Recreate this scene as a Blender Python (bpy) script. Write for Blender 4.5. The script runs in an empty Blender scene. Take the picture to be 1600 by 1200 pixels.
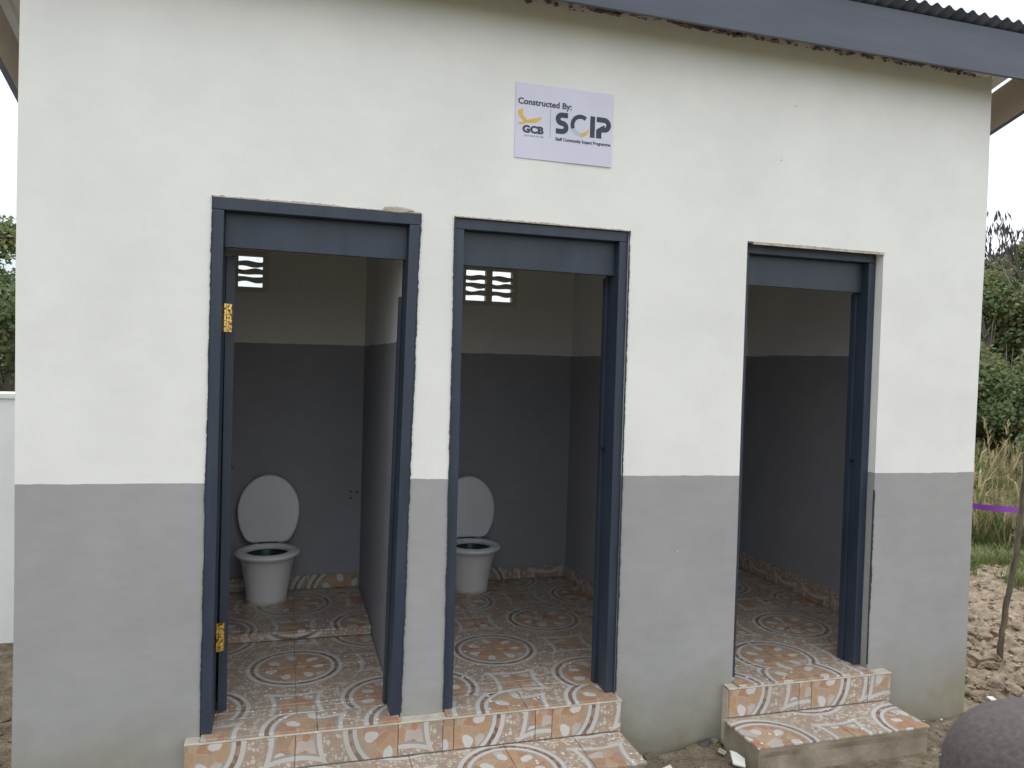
import bpy, bmesh, math, random
from mathutils import Vector, Matrix, noise, Euler
random.seed(7)
SC = bpy.context.scene
COL = SC.collection
PI = math.pi
# ------------------------------------------------------------------ camera
CP = Vector((0.9429, -3.2053, 1.7835)); YAW, PITCH, ROLL, F = 0.2865, -0.0270, 0.0296, 1207.3
fw = Vector((math.sin(YAW)*math.cos(PITCH), math.cos(YAW)*math.cos(PITCH), math.sin(PITCH)))
r0 = Vector((math.cos(YAW), -math.sin(YAW), 0)); u0 = r0.cross(fw)
rt = r0*math.cos(ROLL) + u0*math.sin(ROLL); up = -r0*math.sin(ROLL) + u0*math.cos(ROLL)
cd = bpy.data.cameras.new('camera'); cam = bpy.data.objects.new('camera', cd); COL.objects.link(cam)
M3 = Matrix((rt, up, -fw)).transposed()
cam.matrix_world = Matrix.Translation(CP) @ M3.to_4x4()
cd.sensor_fit = 'HORIZONTAL'; cd.sensor_width = 36; cd.lens = 36*F/1600; cd.clip_end = 3000; cd.clip_start = 0.05
cd.dof.use_dof = True; cd.dof.focus_distance = 3.6; cd.dof.aperture_fstop = 9
SC.camera = cam
def ray(px, py): return fw + rt*((px-800)/F) + up*((600-py)/F)
def at_y(px, py, y): d = ray(px, py); return CP + d*((y-CP.y)/d.y)
def at_depth(px, py, z): return CP + ray(px, py)*z
# ------------------------------------------------------------------ world and sun
SUN_EL, SUN_AZ = math.radians(58), math.radians(50)      # azimuth clockwise from +y
w = bpy.data.worlds.new('World'); SC.world = w; w.use_nodes = True
nt = w.node_tree; nt.nodes.clear(); L = nt.links
out = nt.nodes.new('ShaderNodeOutputWorld'); add = nt.nodes.new('ShaderNodeAddShader')
bg1 = nt.nodes.new('ShaderNodeBackground'); bg2 = nt.nodes.new('ShaderNodeBackground')
sky = nt.nodes.new('ShaderNodeTexSky'); sky.sky_type = 'NISHITA'; sky.sun_disc = False
sky.sun_elevation = SUN_EL; sky.sun_rotation = SUN_AZ; sky.dust_density = 3
L.new(sky.outputs[0], bg1.inputs[0]); bg1.inputs[1].default_value = 0.05
tc = nt.nodes.new('ShaderNodeTexCoord'); nz = nt.nodes.new('ShaderNodeTexNoise'); nz.inputs['Scale'].default_value = 2.2; nz.inputs['Detail'].default_value = 5
L.new(tc.outputs['Generated'], nz.inputs['Vector'])
rp = nt.nodes.new('ShaderNodeValToRGB'); rp.color_ramp.elements[0].position = .38; rp.color_ramp.elements[1].position = .58
rp.color_ramp.elements[0].color = (.62, .72, .80, 1); rp.color_ramp.elements[1].color = (1, .985, .955, 1)
L.new(nz.outputs[0], rp.inputs[0]); L.new(rp.outputs[0], bg2.inputs[0]); sep = nt.nodes.new('ShaderNodeSeparateXYZ'); L.new(tc.outputs['Generated'], sep.inputs[0])
mr = nt.nodes.new('ShaderNodeMapRange'); mr.inputs['From Min'].default_value = 0; mr.inputs['From Max'].default_value = 1; mr.inputs['To Min'].default_value = 0.86; mr.inputs['To Max'].default_value = 2.0
L.new(sep.outputs[2], mr.inputs['Value']); L.new(mr.outputs[0], bg2.inputs[1])
L.new(bg1.outputs[0], add.inputs[0]); L.new(bg2.outputs[0], add.inputs[1]); L.new(add.outputs[0], out.inputs[0])
sd = bpy.data.lights.new('sun', 'SUN'); sd.energy = 1.1; sd.angle = math.radians(12); sd.color = (1, .95, .87)
sun = bpy.data.objects.new('sun', sd); COL.objects.link(sun)
sv = Vector((math.sin(SUN_AZ)*math.cos(SUN_EL), math.cos(SUN_AZ)*math.cos(SUN_EL), math.sin(SUN_EL)))
sun.rotation_euler = sv.to_track_quat('Z', 'Y').to_euler()
SC.view_settings.view_transform = 'Standard'; SC.view_settings.look = 'None'; SC.view_settings.exposure = 0.15; SC.view_settings.gamma = 1
SC.render.engine = 'CYCLES'; SC.cycles.max_bounces = 12; SC.cycles.diffuse_bounces = 9; SC.cycles.use_denoising = True
# ------------------------------------------------------------------ material helpers
def mat(name, rgb=(.5, .5, .5), rough=.7, metal=0, spec=.5):
    m = bpy.data.materials.new(name); m.use_nodes = True
    b = m.node_tree.nodes['Principled BSDF']; b.inputs['Base Color'].default_value = (*rgb, 1)
    b.inputs['Roughness'].default_value = rough; b.inputs['Metallic'].default_value = metal
    b.inputs['Specular IOR Level'].default_value = spec
    return m, m.node_tree, b
def N(t, typ, **k):
    n = t.nodes.new(typ)
    for a, v in k.items():
        if a.startswith('i_'): n.inputs[a[2:].replace('_', ' ')].default_value = v
        else: setattr(n, a, v)
    return n
def coords(t, kind='Object', scale=(1, 1, 1), loc=(0, 0, 0)):
    c = N(t, 'ShaderNodeTexCoord'); m = N(t, 'ShaderNodeMapping'); m.inputs['Scale'].default_value = scale; m.inputs['Location'].default_value = loc
    t.links.new(c.outputs[kind], m.inputs[0]); return m.outputs[0]
def noi(t, v, scale, detail=4, rough=.55, dist=0):
    n = N(t, 'ShaderNodeTexNoise'); n.inputs['Scale'].default_value = scale; n.inputs['Detail'].default_value = detail
    n.inputs['Roughness'].default_value = rough; n.inputs['Distortion'].default_value = dist; t.links.new(v, n.inputs['Vector']); return n.outputs['Fac']
def ramp(t, v, stops, interp='LINEAR'):
    r = N(t, 'ShaderNodeValToRGB'); cr = r.color_ramp; cr.interpolation = interp
    while len(cr.elements) < len(stops): cr.elements.new(.5)
    for e, (p, c) in zip(cr.elements, stops): e.position = p; e.color = (*c, 1) if len(c) == 3 else c
    t.links.new(v, r.inputs[0]); return r.outputs[0]
def g(v): return (v, v, v)
def mth(t, op, a, b=None, c=None):
    n = N(t, 'ShaderNodeMath', operation=op)
    for i, x in enumerate((a, b, c)):
        if x is None: continue
        if isinstance(x, (int, float)): n.inputs[i].default_value = x
        else: t.links.new(x, n.inputs[i])
    return n.outputs[0]
def mix(t, f, a, b, mode='MIX'):
    n = N(t, 'ShaderNodeMix', data_type='RGBA', blend_type=mode)
    for i, x in ((0, f), (6, a), (7, b)):
        if isinstance(x, (int, float)): n.inputs[i].default_value = x
        elif isinstance(x, tuple): n.inputs[i].default_value = (*x, 1)
        else: t.links.new(x, n.inputs[i])
    return n.outputs[2]
def bump(t, b, h, dist=.002, strength=.6):
    n = N(t, 'ShaderNodeBump'); n.inputs['Distance'].default_value = dist; n.inputs['Strength'].default_value = strength
    t.links.new(h, n.inputs['Height']); t.links.new(n.outputs[0], b.inputs['Normal'])
# ------------------------------------------------------------------ materials
def wall_paint(name, level, white=(.80, .795, .775), grey=(.345, .342, .340), dirt=True):
    m, t, b = mat(name, rough=.85, spec=.25)
    v = coords(t); sx = N(t, 'ShaderNodeSeparateXYZ'); t.links.new(v, sx.inputs[0])
    z = sx.outputs[2]
    wob = mth(t, 'MULTIPLY', mth(t, 'SUBTRACT', noi(t, v, 9, 5), .5), .012)
    low = mth(t, 'MULTIPLY', mth(t, 'SUBTRACT', noi(t, v, 1.1, 1), .5), .02)
    zz = mth(t, 'ADD', mth(t, 'ADD', z, wob), low)
    isg = mth(t, 'LESS_THAN', zz, level)
    m1 = noi(t, v, 2.2, 6, .6); m2 = noi(t, coords(t, scale=(2, 2, 5)), 4, 5); m3 = noi(t, v, 45, 3)
    wv = ramp(t, m1, [(.3, tuple(c*.94 for c in white)), (.62, tuple(min(.84, c*1.03) for c in white))])
    gv = ramp(t, m1, [(.3, tuple(c*.93 for c in grey)), (.65, tuple(c*1.04 for c in grey))])
    gv = mix(t, .06, gv, ramp(t, m2, [(.35, g(.18)), (.65, g(.48))]))
    wv = mix(t, .025, wv, ramp(t, m2, [(.35, g(.4)), (.65, g(.9))]))
    c = mix(t, isg, wv, gv)
    # specks and scuffs
    vo = N(t, 'ShaderNodeTexVoronoi'); vo.inputs['Scale'].default_value = 7; t.links.new(v, vo.inputs['Vector'])
    sp = mth(t, 'LESS_THAN', vo.outputs['Distance'], .03); keep = mth(t, 'GREATER_THAN', noi(t, v, 6, 2), .56)
    c = mix(t, mth(t, 'MULTIPLY', sp, mth(t, 'MULTIPLY', keep, .8)), c, mix(t, isg, (.33, .31, .28), (.62, .62, .6)))
    if dirt:
        dz = mth(t, 'ADD', z, mth(t, 'MULTIPLY', mth(t, 'SUBTRACT', noi(t, v, 3.2, 5), .5), .42))
        df = ramp(t, dz, [(.06, g(1)), (.40, g(0))])
        c = mix(t, mth(t, 'MULTIPLY', df, .72), c, ramp(t, noi(t, v, 8, 5), [(.35, (.20, .175, .105)), (.7, (.30, .265, .175))]))
    t.links.new(c, b.inputs['Base Color'])
    h = mth(t, 'ADD', mth(t, 'MULTIPLY', m3, .5), mth(t, 'ADD', mth(t, 'MULTIPLY', noi(t, v, 160, 3), .35), mth(t, 'MULTIPLY', m1, 1.6)))
    bump(t, b, h, .0035, .4)
    return m
M = {}
M['facade'] = wall_paint('facade paint', 1.283)
M['inside1'] = wall_paint('inside paint one', 1.862, white=(.80, .80, .79), grey=(.31, .315, .35), dirt=False)
M['inside2'] = wall_paint('inside paint two', 1.845, white=(.80, .80, .79), grey=(.31, .315, .35), dirt=False)
M['inside3'] = wall_paint('inside paint three', 1.888, white=(.80, .80, .79), grey=(.31, .315, .35), dirt=False)
M['plain_white'] = wall_paint('white lime wall', -5, white=(.80, .81, .81), dirt=False)
def simple(name, c1, c2, scale=6, rough=.8, bs=40, bd=.002, metal=0, spec=.4, stretch=(1, 1, 1), detail=5):
    m, t, b = mat(name, rough=rough, metal=metal, spec=spec); v = coords(t, scale=stretch)
    t.links.new(ramp(t, noi(t, v, scale, detail), [(.3, c1), (.7, c2)]), b.inputs['Base Color'])
    bump(t, b, noi(t, v, bs, 4), bd, .6); return m
M['navy'] = simple('navy gloss paint', (.022, .031, .050), (.036, .049, .077), 5, .42, 30, .0015, spec=.5, stretch=(2, 2, .5))
M['navy_edge'] = simple('navy brush edge', (.024, .030, .045), (.038, .048, .068), 20, .5)
M['fascia'] = simple('fascia grey blue paint', (.075, .085, .115), (.105, .118, .155), 3, .5, 25, .0015, stretch=(.4, 2, 2))
M['sheet'] = simple('roof sheet', (.055, .07, .115), (.12, .135, .17), 8, .45, 30, .001, metal=.3)
M['sheet_under'] = simple('bare sheet underside', (.60, .61, .60), (.72, .72, .70), 5, .5, metal=.0)
M['board'] = simple('raw hardboard', (.46, .39, .32), (.56, .48, .40), 6, .8, 60, .001)
M['mortar'] = simple('mortar', (.36, .31, .25), (.56, .52, .45), 30, .95, 60, .004)
M['chipped'] = simple('chipped cement', (.09, .08, .065), (.26, .22, .17), 25, .95, 50, .006)
M['concrete'] = simple('muddy concrete', (.19, .16, .115), (.38, .33, .255), 7, .92, 50, .005)
M['grout'] = simple('cream grout', (.40, .36, .29), (.55, .51, .43), 25, .85)
M['vent'] = simple('vent block cement', (.62, .60, .54), (.72, .70, .64), 12, .9, 60, .004)
M['ceramic'] = simple('dusty glazed ceramic', (.78, .77, .78), (.82, .82, .82), 7, .28, 80, .0003, spec=.5)
M['plastic'] = simple('white seat plastic', (.76, .77, .80), (.80, .81, .83), 3, .35, 30, .0002)
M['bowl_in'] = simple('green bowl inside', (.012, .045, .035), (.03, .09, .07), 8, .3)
m_, t_, b_ = mat('brass', (.78, .50, .14), .28, 1); M['brass'] = m_; v_ = coords(t_)
t_.links.new(ramp(t_, noi(t_, v_, 90, 2), [(.40, (.10, .06, .02)), (.5, (.85, .58, .2))]), b_.inputs['Base Color'])
M['dark'] = simple('dark hole', (.006, .006, .006), (.01, .01, .01))
M['timber'] = simple('rafter timber', (.10, .07, .045), (.2, .15, .10), 12, .85, stretch=(1, .2, 1))
M['bark'] = simple('bark', (.10, .085, .065), (.22, .19, .15), 16, .95, 40, .008, stretch=(1, 1, .3))
M['pale_bark'] = simple('pale bark', (.22, .19, .15), (.38, .34, .28), 16, .95, 40, .005, stretch=(1, 1, .3))
M['stick'] = simple('stick bark', (.055, .045, .033), (.17, .145, .105), 30, .9, 60, .006, stretch=(1, 1, .25))
M['shard'] = simple('glazed shard', (.70, .69, .62), (.80, .79, .74), 8, .3)
M['stone'] = simple('stone', (.05, .047, .043), (.11, .10, .09), 14, .9)
# ribbon
m_, t_, b_ = mat('purple ribbon', (.16, .018, .34), .35); M['ribbon'] = m_
t_.links.new(ramp(t_, noi(t_, coords(t_, scale=(1, 1, 1)), 30, 3), [(.3, (.20, .015, .38)), (.7, (.33, .04, .58))]), b_.inputs['Base Color'])
# dirt
m_, t_, b_ = mat('dirt', rough=.95, spec=.15); M['dirt'] = m_; v_ = coords(t_)
sx_ = N(t_, 'ShaderNodeSeparateXYZ'); t_.links.new(v_, sx_.inputs[0])
n1 = noi(t_, v_, 1.3, 8, .65); n2 = noi(t_, v_, 9, 8, .7); n3 = noi(t_, v_, 60, 5, .6)
dark_soil = ramp(t_, n2, [(.3, (.14, .11, .075)), (.5, (.26, .215, .15)), (.68, (.40, .34, .25))])
tawny = ramp(t_, n2, [(.30, (.13, .095, .065)), (.46, (.30, .235, .17)), (.60, (.46, .37, .28)), (.74, (.58, .48, .37))])
rightw = ramp(t_, mth(t_, 'ADD', mth(t_, 'ADD', mth(t_, 'MULTIPLY', sx_.outputs[0], .2), mth(t_, 'MULTIPLY', sx_.outputs[1], .07)), mth(t_, 'MULTIPLY', mth(t_, 'SUBTRACT', n1, .5), .3)), [(.80, g(0)), (.98, g(1))])
c_ = mix(t_, rightw, dark_soil, tawny)  # soil colour: darker brown before the block, paler towards the right
dist_ = N(t_, 'ShaderNodeVectorMath', operation='LENGTH'); t_.links.new(v_, dist_.inputs[0])
gr = ramp(t_, mth(t_, 'ADD', mth(t_, 'MULTIPLY', dist_.outputs['Value'], .05), mth(t_, 'MULTIPLY', mth(t_, 'SUBTRACT', n1, .5), .55)), [(.40, g(0)), (.52, g(1))])
c_ = mix(t_, gr, c_, ramp(t_, n2, [(.3, (.045, .06, .018)), (.7, (.14, .15, .06))]))
peb = N(t_, 'ShaderNodeTexVoronoi'); peb.inputs['Scale'].default_value = 26; t_.links.new(v_, peb.inputs['Vector'])
c_ = mix(t_, mth(t_, 'MULTIPLY', mth(t_, 'LESS_THAN', peb.outputs['Distance'], .16), mth(t_, 'GREATER_THAN', n2, .58)), c_, (.62, .56, .47))
t_.links.new(c_, b_.inputs['Base Color'])
bump(t_, b_, mth(t_, 'ADD', n2, mth(t_, 'MULTIPLY', n3, .5)), .05, 1.0)
# patterned floor tile: lattice coordinates in UV, one unit = one tile
def tile_material():
    m, t, b = mat('patterned ceramic tile', rough=.22, spec=.5)
    uvn = N(t, 'ShaderNodeUVMap', uv_map='lattice'); s = N(t, 'ShaderNodeSeparateXYZ'); t.links.new(uvn.outputs[0], s.inputs[0])
    u, v = s.outputs[0], s.outputs[1]
    a = mth(t, 'MULTIPLY', mth(t, 'ADD', u, v), .5); bb = mth(t, 'MULTIPLY', mth(t, 'SUBTRACT', u, v), .5)
    fa = mth(t, 'SUBTRACT', a, mth(t, 'ROUND', a)); fb = mth(t, 'SUBTRACT', bb, mth(t, 'ROUND', bb))
    d = mth(t, 'MULTIPLY', mth(t, 'SQRT', mth(t, 'ADD', mth(t, 'MULTIPLY', fa, fa), mth(t, 'MULTIPLY', fb, fb))), 1.41421)
    def vor(scale, feat='F1', rnd=1):
        n = N(t, 'ShaderNodeTexVoronoi', feature=feat); n.inputs['Scale'].default_value = scale
        if 'Randomness' in n.inputs: n.inputs['Randomness'].default_value = rnd
        t.links.new(uvn.outputs[0], n.inputs['Vector']); return n
    # crazy paving of orange, tan and white stones
    v1 = vor(6.4); e1 = vor(6.4, 'DISTANCE_TO_EDGE')
    sr = N(t, 'ShaderNodeSeparateXYZ'); t.links.new(v1.outputs['Color'], sr.inputs[0])
    stones = ramp(t, sr.outputs[0], [(0, (.44, .19, .095)), (.22, (.50, .29, .155)), (.42, (.53, .38, .235)), (.6, (.38, .22, .135)), (.76, (.58, .57, .56)), (.88, (.46, .32, .22))], 'CONSTANT')
    stones = mix(t, .35, stones, ramp(t, noi(t, uvn.outputs[0], 14, 4), [(.3, (.33, .18, .105)), (.7, (.54, .40, .28))]))
    stones = mix(t, mth(t, 'LESS_THAN', e1.outputs['Distance'], .012), stones, (.55, .42, .32))
    # white shards lying in the stones
    v4 = vor(6.5, rnd=.8)
    sw = N(t, 'ShaderNodeSeparateXYZ'); t.links.new(v4.outputs['Color'], sw.inputs[0])
    rods = mix(t, mth(t, 'MULTIPLY', mth(t, 'LESS_THAN', v4.outputs['Distance'], .36), mth(t, 'GREATER_THAN', sw.outputs[1], .80)), stones, (.66, .65, .64))
    wn = mth(t, 'MULTIPLY', mth(t, 'SUBTRACT', noi(t, uvn.outputs[0], 5, 2), .5), .10)
    th = mth(t, 'ADD', mth(t, 'DIVIDE', mth(t, 'ARCTAN2', fb, fa), 2*PI/7), mth(t, 'MULTIPLY', wn, 3))
    ta = mth(t, 'MULTIPLY', mth(t, 'SUBTRACT', th, mth(t, 'ROUND', th)), 1.05); tr_ = mth(t, 'MULTIPLY', mth(t, 'SUBTRACT', mth(t, 'ADD', d, wn), .275), 3.2)
    shell = mth(t, 'LESS_THAN', mth(t, 'ADD', mth(t, 'MULTIPLY', mth(t, 'MULTIPLY', ta, ta), 1.0), mth(t, 'MULTIPLY', tr_, tr_)), .050)
    disc = mix(t, shell, stones, (.66, .65, .65))
    stones_in = disc
    # small pebbles
    v2 = vor(24); e2 = vor(24, 'DISTANCE_TO_EDGE')
    sp = N(t, 'ShaderNodeSeparateXYZ'); t.links.new(v2.outputs['Color'], sp.inputs[0])
    peb = ramp(t, sp.outputs[0], [(0, (.38, .27, .21)), (.22, (.50, .39, .30)), (.38, (.66, .60, .50)), (.78, (.45, .33, .26))], 'CONSTANT')
    peb = mix(t, mth(t, 'LESS_THAN', e2.outputs['Distance'], .10), peb, (.38, .285, .225))
    # brown dotted ring
    v3 = vor(20); s3 = N(t, 'ShaderNodeSeparateXYZ'); t.links.new(v3.outputs['Color'], s3.inputs[0])
    dots = ramp(t, s3.outputs[0], [(0, (.16, .095, .075)), (.4, (.34, .22, .17)), (.7, (.24, .15, .12))], 'CONSTANT')
    white = (.63, .61, .58); shade = (.36, .33, .30)
    c = stones_in
    for lo, col in ((.395, shade), (.415, white), (.455, dots), (.50, white), (.548, shade), (.56, peb), (.755, white), (.80, shade), (.825, rods)):
        c = mix(t, mth(t, 'GREATER_THAN', d, lo), c, col)
    # paint flecks and dust trodden in
    ov = coords(t)
    fl = N(t, 'ShaderNodeTexVoronoi'); fl.inputs['Scale'].default_value = 46; t.links.new(ov, fl.inputs['Vector'])
    sf = N(t, 'ShaderNodeSeparateXYZ'); t.links.new(fl.outputs['Color'], sf.inputs[0])
    fleck = mth(t, 'MULTIPLY', mth(t, 'LESS_THAN', fl.outputs['Distance'], mth(t, 'MULTIPLY', noi(t, ov, 90, 2), .55)), mth(t, 'MULTIPLY', mth(t, 'GREATER_THAN', sf.outputs[0], .84), mth(t, 'GREATER_THAN', noi(t, ov, 3.5, 3), .50)))
    sz = N(t, 'ShaderNodeNewGeometry'); sn = N(t, 'ShaderNodeSeparateXYZ'); t.links.new(sz.outputs['Normal'], sn.inputs[0])
    fleck = mth(t, 'MULTIPLY', fleck, mth(t, 'GREATER_THAN', sn.outputs[2], .5))
    dust = ramp(t, noi(t, ov, 2.6, 6), [(.35, g(.12)), (.75, g(.5))])
    c = mix(t, dust, c, (.27, .235, .19))
    c = mix(t, fleck, c, (.84, .83, .80))
    t.links.new(c, b.inputs['Base Color'])
    t.links.new(ramp(t, noi(t, ov, 5, 5), [(.3, g(.16)), (.7, g(.5))]), b.inputs['Roughness'])
    return m
M['tile'] = tile_material()
# leaves
def leafmat(name, c1, c2):
    m, t, b = mat(name, rough=.55, spec=.35); v = coords(t)
    t.links.new(ramp(t, noi(t, v, 2.5, 4), [(.3, c1), (.7, c2)]), b.inputs['Base Color'])
    tr = N(t, 'ShaderNodeBsdfTranslucent'); tr.inputs[0].default_value = (*[min(1, x*1.5) for x in c2], 1)
    mx = N(t, 'ShaderNodeMixShader'); mx.inputs[0].default_value = .3
    o = t.nodes['Material Output']; t.links.new(b.outputs[0], mx.inputs[1]); t.links.new(tr.outputs[0], mx.inputs[2]); t.links.new(mx.outputs[0], o.inputs[0])
    return m
M['leafA'] = leafmat('leaf deep green', (.075, .11, .06), (.125, .17, .085))
M['leafB'] = leafmat('leaf mid green', (.11, .15, .07), (.18, .225, .10))
M['leafC'] = leafmat('leaf olive', (.15, .17, .075), (.25, .26, .11))
M['leafD'] = leafmat('leaf rust', (.11, .07, .035), (.19, .12, .06))
M['floor_grout'] = simple('dusty grout', (.22, .19, .15), (.32, .275, .22), 25, .9)
M['pod'] = simple('dark pod', (.03, .022, .028), (.06, .045, .05), 10, .6)
M['grassA'] = leafmat('grass green', (.08, .12, .035), (.16, .21, .065))
M['grassB'] = leafmat('grass straw', (.27, .22, .12), (.40, .33, .19))
M['grassC'] = leafmat('grass faded', (.13, .125, .06), (.23, .205, .11))
# ------------------------------------------------------------------ mesh helpers
class MB:
    def __init__(s): s.v = []; s.f = []; s.m = []; s.uv = {}
    def face(s, pts, mi=0, uv=None):
        i = len(s.v); s.v += [tuple(p) for p in pts]; s.f.append(tuple(range(i, i+len(pts)))); s.m.append(mi)
        if uv: s.uv[len(s.f)-1] = uv
    def hexa(s, p, mi=0):      # p: 8 points, bottom 4 then top 4 (both counterclockwise from above)
        i = len(s.v); s.v += [tuple(q) for q in p]
        for q in ((3, 2, 1, 0), (4, 5, 6, 7), (0, 1, 5, 4), (1, 2, 6, 5), (2, 3, 7, 6), (3, 0, 4, 7)):
            s.f.append(tuple(i+k for k in q)); s.m.append(mi)
    def box(s, x0, x1, y0, y1, z0, z1, mi=0):
        s.hexa([(x0, y0, z0), (x1, y0, z0), (x1, y1, z0), (x0, y1, z0), (x0, y0, z1), (x1, y0, z1), (x1, y1, z1), (x0, y1, z1)], mi)
    def tube(s, pts, rad, n=8, mi=0, cap=True):
        pts = [Vector(p) for p in pts]; rings = []
        for i, p in enumerate(pts):
            d = (pts[min(i+1, len(pts)-1)] - pts[max(i-1, 0)]).normalized()
            a = d.orthogonal().normalized() if i == 0 else (a - d*a.dot(d)).normalized()
            bq = d.cross(a); r = rad[i] if hasattr(rad, '__len__') else rad
            k = len(s.v); s.v += [tuple(p + (a*math.cos(2*PI*j/n) + bq*math.sin(2*PI*j/n))*r) for j in range(n)]; rings.append(k)
        for k0, k1 in zip(rings, rings[1:]):
            for j in range(n): s.f.append((k0+j, k0+(j+1) % n, k1+(j+1) % n, k1+j)); s.m.append(mi)
        if cap:
            s.f.append(tuple(reversed(range(rings[0], rings[0]+n)))); s.m.append(mi)
            s.f.append(tuple(range(rings[-1], rings[-1]+n))); s.m.append(mi)
    def rings(s, rs, mi=0, cap0=True, cap1=True):   # list of closed rings of points
        ks = []; n = len(rs[0])
        for r in rs: ks.append(len(s.v)); s.v += [tuple(p) for p in r]
        for a, b in zip(ks, ks[1:]):
            for j in range(n): s.f.append((a+j, a+(j+1) % n, b+(j+1) % n, b+j)); s.m.append(mi)
        if cap0: s.f.append(tuple(reversed(range(ks[0], ks[0]+n)))); s.m.append(mi)
        if cap1: s.f.append(tuple(range(ks[-1], ks[-1]+n))); s.m.append(mi)
    def build(s, name, mats, parent=None, smooth=False, bevel=0, kind=None, sub=0):
        me = bpy.data.meshes.new(name); me.from_pydata(s.v, [], s.f); 
        for m in (mats if isinstance(mats, (list, tuple)) else [mats]): me.materials.append(m)
        for p, mi in zip(me.polygons, s.m): p.material_index = mi; p.use_smooth = smooth
        if s.uv:
            ul = me.uv_layers.new(name='lattice')
            for fi, uv in s.uv.items():
                for li, q in zip(me.polygons[fi].loop_indices, uv): ul.data[li].uv = q
        me.update(); o = bpy.data.objects.new(name, me); COL.objects.link(o)
        if parent: o.parent = parent
        if bevel:
            b = o.modifiers.new('bevel', 'BEVEL'); b.width = bevel; b.segments = 2; b.limit_method = 'ANGLE'
        if sub:
            b = o.modifiers.new('sub', 'SUBSURF'); b.levels = b.render_levels = sub
        if kind: o['kind'] = kind
        return o
def empty(name, label, cat, group=None):
    o = bpy.data.objects.new(name, None); COL.objects.link(o); o['label'] = label; o['category'] = cat
    if group: o['group'] = group
    return o
def tag(o, label, cat, group=None):
    o['label'] = label; o['category'] = cat
    if group: o['group'] = group
def fbm(x, y, z=0, o=4): return noise.fractal(Vector((x, y, z)), 1.0, 2.0, o)
def R(a, b): return random.uniform(a, b)
# ================================================================== GROUND
CORNER_X = 4.443
def height(x, y):
    h = .012*fbm(x*1.7, y*1.7, 3)
    heap = max(0, min(1, (x-4.42)/.35)) * max(0, min(1, (3.6-y)/1.6)) * max(0, min(1, (9-x)/2))
    h += heap*(.030 + .055*abs(fbm(x*2.6, y*2.6, 9)) + .045*abs(fbm(x*7, y*7, 1)) + .016*fbm(x*19, y*19, 5, 3))
    h += .045*max(0, 1-abs(x-2.82)/.26)*max(0, min(1, (y+.55)/.25))*(1 if y < 0 else 0)*(.8+.5*fbm(x*9, y*9, 2))*(1 if x < 2.95 else 0)
    rough = max(0, 1-heap); h += rough*.008*fbm(x*11, y*11, 7, 3)
    if -.2 < x < 4.42 and -.02 < y < 2.2: h = min(h, -.02)
    d = math.hypot(x, y)
    if d > 9: h += .05*fbm(x*.2, y*.2, 2)*min(1, (d-9)/10)
    return h
def axis(core0, core1, step, far):
    a = []; x = core0
    while x < core1: a.append(x); x += step
    s = step; lo = [core0]; hi = [a[-1]]
    while hi[-1] < far: s *= 1.25; hi.append(hi[-1]+s); lo.append(lo[-1]-s)
    return list(reversed(lo[1:])) + a + hi[1:]
xs = axis(2.2, 7.6, .020, 400); ys = axis(-.9, 4.2, .022, 400)
mb = MB(); nx = len(xs)
mb.v = [(x, y, height(x, y)) for y in ys for x in xs]
for j in range(len(ys)-1):
    for i in range(nx-1): k = j*nx+i; mb.f.append((k, k+1, k+nx+1, k+nx)); mb.m.append(0)
o = mb.build('ground', M['dirt'], smooth=True, kind='structure')
# ================================================================== BUILDING
B = empty('toilet_block', 'white and grey painted toilet block with three open navy doorways', 'building')
T = .29; ZTOP = 3.345; WT = .16; OPEN_TOP = 2.392
corners = [((332, 306), (312, 1145)), ((657, 338), (625, 1120)), ((711, 340), (692, 1112)), ((984, 362), (961, 1083)), ((1168, 376), (1144, 1066)), ((1381, 393), (1355, 1040))]
EX = []
for a, b in corners:
    pa = at_y(*a, 0); pb = at_y(*b, 0); EX.append((pa.x, pa.z, pb.x, pb.z))
def edge_x(k, z):
    xa, za, xb, zb = EX[k]
    z = max(T, min(OPEN_TOP, z)); return xb + (xa-xb)*(z-zb)/(za-zb)
OUTL = lambda z: at_y(28-.0108*(z_px(z)-10), z_px(z), 0).x
def z_px(z): return 600-(z-1.5)*390
def left_x(z): return .004 + .006*math.sin(z*2.1)*.6
def right_x(z): return CORNER_X + .006*math.sin(z*2.7+1)*.6
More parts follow.
